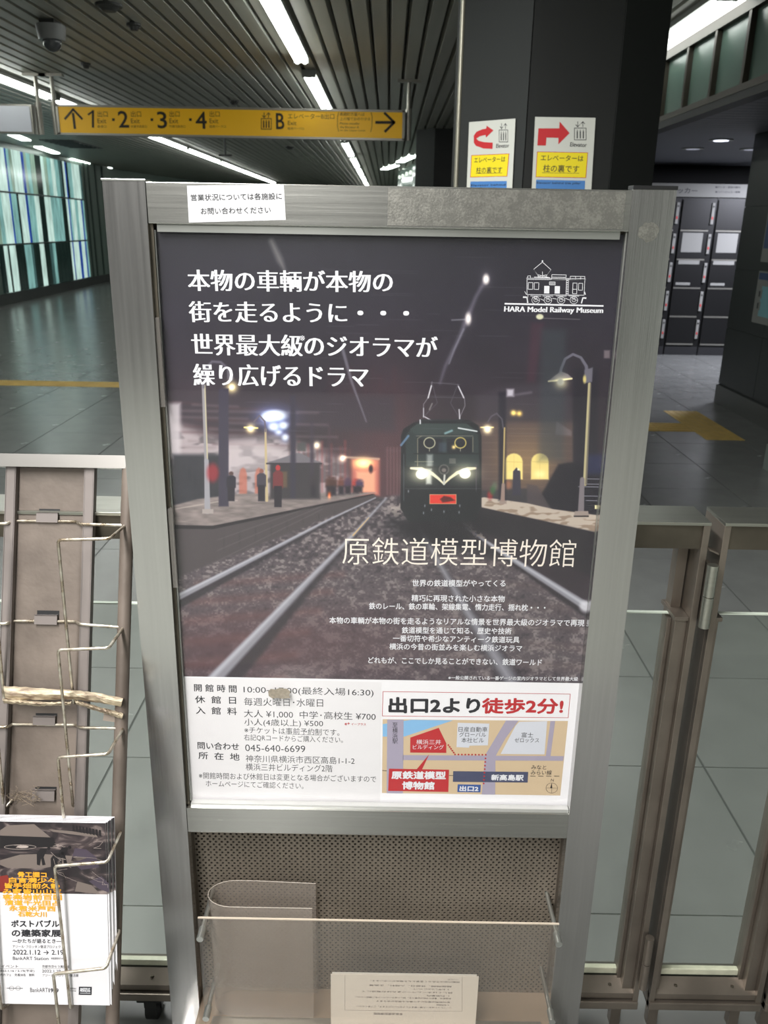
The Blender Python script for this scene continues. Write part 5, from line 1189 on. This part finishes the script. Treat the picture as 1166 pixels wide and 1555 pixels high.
for i in range(NSH):
    nt_ = .054 - .0019 * i; nb_ = .012 - .0018 * i
    ytop = 1250 - 1.2 * i; dx = .0012 * i + (.0015 if i % 3 == 1 else 0)
    TR = rp(160, ytop, nt_); TR = Vector((xR + dx, TR.y, TR.z)); BR = rp(176, 1527 - .4 * i, nb_); BR = Vector((xR + dx - .001 + .0035, BR.y, BR.z))
    TL = TR - Vector((Wf, 0, 0)); BL = BR - Vector((Wf, 0, 0)); nn = (TL - TR).cross(BR - TR).normalized(); nn = nn if nn.y < 0 else -nn
    fl_ = empty('flyer', BL.lerp(BR, .5)); w_ = ['front', 'second', 'third', 'fourth', 'fifth', 'sixth', 'seventh', 'eighth', 'rearmost'][i]
    tag(fl_, ('front white exhibition flyer with gold kanji circle in the wire pocket' if i == 0 else f'{w_} flyer in the stack behind the gold circle flyer'), 'flyer', 'exhibition flyers in the lower pocket')
    m = MB(); m.prism([TL, TR, BR, BL], -nn * .0015); m.build('sheet', pal, fl_)
    if True:
        k_ = (1357 - 1250) / (1527 - 1250) * 1.0
        A_, B_ = TR.lerp(BR, .385), TL.lerp(BL, .385); e = nn * .0003
        MB().add([TL + e, TR + e, A_ + e, B_ + e], [(0, 1, 2, 3)]).build('photo_field', dkp.m, fl_)
    if i == 0:
        front = fl_; S = Sheet(TR, nn, .0006); FTL, FTR, FBR, FBL = TL, TR, BR, BL
def kk(x, y): return (x / 5.185, 1230 + y / 5.185)
S.off = .0005; lightp = mat('flyer_photo_floor', (108, 97, 92), .4); darkp = mat('flyer_photo_dark', (22, 18, 22), .4); redp = mat('flyer_photo_red', (120, 40, 34), .4); vio = mat('flyer_photo_violet', (66, 57, 70), .4)
mb = MB(); S.poly(mb, [kk(0, 160), kk(60, 120), kk(270, 110), (400 / 5.185, 1230 + 215 / 5.185), kk(0, 215)]); S.poly(mb, [kk(380, 150), kk(560, 165), kk(760, 195), kk(770, 215), kk(560, 190), kk(420, 170)]); S.poly(mb, [kk(0, 395), kk(160, 350), kk(330, 345), kk(560, 360), kk(690, 375), kk(620, 400), kk(480, 430), kk(330, 460), kk(60, 455), kk(0, 430)]); S.poly(mb, [kk(590, 640), kk(610, 560), kk(720, 590), kk(790, 660)]); mb.build('pale_photo_shape', lightp, front)
mb = MB(); S.poly(mb, [kk(590, 300), kk(680, 310), kk(760, 370), (780 / 5.185, 1230 + 450 / 5.185), kk(640, 470), kk(560, 400)]); S.poly(mb, [kk(700, 560), kk(800, 520), kk(860, 580), kk(860, 650), kk(780, 620)]); mb.build('violet_photo_shape', vio, front)
mb = MB()
S.poly(mb, [kk(0, 200), kk(420, 215), kk(450, 290), kk(0, 300)], .0001)
for x, y, s_ in ((330, 330, 1), (440, 370, 1), (500, 320, .9)):
    S.poly(mb, [kk(x - 40 * s_, y + 10), kk(x - 10, y - 30 * s_), kk(x + 45 * s_, y - 30 * s_), kk(x + 30, y + 5), kk(x + 15, y + 40), kk(x + 30, y + 100), kk(x + 5, y + 105), kk(x - 5, y + 50), kk(x - 15, y + 105), kk(x - 38, y + 100)], .0001)
    S.ell(mb, kk(x + 55 * s_, y - 28), 2.6, 2.6, 10, .0001)
for k in range(9): S.poly(mb, [kk(570 + 26 * k, 115 + 5 * k), kk(588 + 26 * k, 118 + 5 * k), kk(590 + 26 * k, 170 + 5 * k), kk(572 + 26 * k, 160 + 5 * k)], .0001)
mb.build('dark_photo_shape', darkp, front)
mb = MB(); S.poly(mb, [kk(0, 520), kk(60, 510), kk(80, 560), kk(60, 640), kk(0, 640)], .0001); mb.build('red_photo_shape', redp, front)
mb = MB(); r_ = random.Random(2)
for k in range(12):
    x, y = r_.uniform(100, 800), r_.uniform(180, 560); pts = [kk(x, y)]
    for j in range(5): x += r_.uniform(-60, 80); y += r_.uniform(-10, 40); pts.append(kk(min(x, 850), min(y, 640)))
    S.line(mb, pts, .35, lift=.0002)
pts = [kk(160 + 125 * math.cos(t), 290 + 18 * math.sin(t)) for t in [2 * math.pi * i / 24 for i in range(24)]]; S.line(mb, pts, .5, True, .0002); S.ell(mb, kk(180, 288), 9, 2.2, 14, .0002)
mb.build('photo_scratches', mat('pale_wire_print', (170, 156, 150), .4), front)
gold = mat('gold_print', (226, 158, 40), .45); mb = MB()
txt = ['骨工掘コ', '白言満少々', '皆手畑前久静', 'み家皆山山三', '客楽岩前百国', '濱道千光田占', '永君米芦西', '石乾大川']
cx0, cy0, rx0, ry0 = 255, 660, 226, 178
for j, t_ in enumerate(txt):
    yy = cy0 - ry0 + (j + .5) * ry0 * 2 / 8; hw = rx0 * math.sqrt(max(.08, 1 - ((yy - cy0) / ry0) ** 2)); hw *= 1.04; S.text(mb, t_, *kk(cx0 - hw, yy), *kk(cx0 + hw, yy + 4), ry0 * 2 / 8 / 5.185 * .98, off=.035, lift=.0004)
mb.build('kanji_circle', gold, front)
mb = MB()
for tx, x0, x1, y, h, of in (('ポストバブル', 88, 467, 893, 56, .03), ('の建築家展', 92, 480, 968, 60, .03), ('―かたちが語るとき―', 97, 482, 1030, 36, .01), ('アジール･フロッタン復活プロジェクト', 100, 500, 1075, 24, 0), ('2022.1.12 → 2.19', 102, 500, 1119, 38, .008),
    ('BankART Station', 102, 383, 1167, 26, 0), ('新高島駅地下1F', 403, 497, 1168, 18, 0), ('トークイベント', -90, 145, 1229, 22, 0), ('2022.1.16 / 2.19(予定)', -10, 272, 1266, 22, 0), ('館内カフェ　先着30名　無料', -20, 272, 1297, 22, 0), ('京都市京セラ美術館', 332, 545, 1231, 22, 0), ('2022.1.29 → 2.13', 332, 600, 1268, 22, 0), ('アジール･フロッタン復活展', 335, 618, 1301, 22, 0),
    ('BankART', 238, 378, 1416, 34, -.006), ('1929', 384, 462, 1419, 32, .02), ('日本財団助成', 548, 600, 1405, 12, 0), ('art center', 548, 600, 1422, 10, 0)):
    S.text(mb, tx, *kk(x0, y - 1), *kk(x1, y + 1), h / 5.185, off=of)
S.line(mb, [kk(-60, 1246), kk(272, 1248)], .3); S.line(mb, [kk(332, 1246), kk(540, 1248)], .3); S.line(mb, [kk(55, 1402), kk(180, 1403)], .8)
for cx in (92, 143): S.line(mb, [kk(cx + 18 * math.cos(t), 1402 + 16 * math.sin(t)) for t in [2 * math.pi * i / 16 for i in range(16)]], .4, True)
S.poly(mb, [kk(622, 1390), kk(723, 1391), kk(721, 1455), kk(620, 1454)])
mb.build('lettering', M['ink'], front)
mb = MB(); S.text(mb, 'INSTITUT', *kk(634, 1408), *kk(712, 1409), 3.4, off=.03, lift=.0002); S.text(mb, 'FRANÇAIS', *kk(632, 1424), *kk(712, 1425), 3.4, off=.03, lift=.0002); S.line(mb, [kk(632, 1440), kk(712, 1441)], .6, lift=.0002); mb.build('badge_lettering', M['wht'], front)
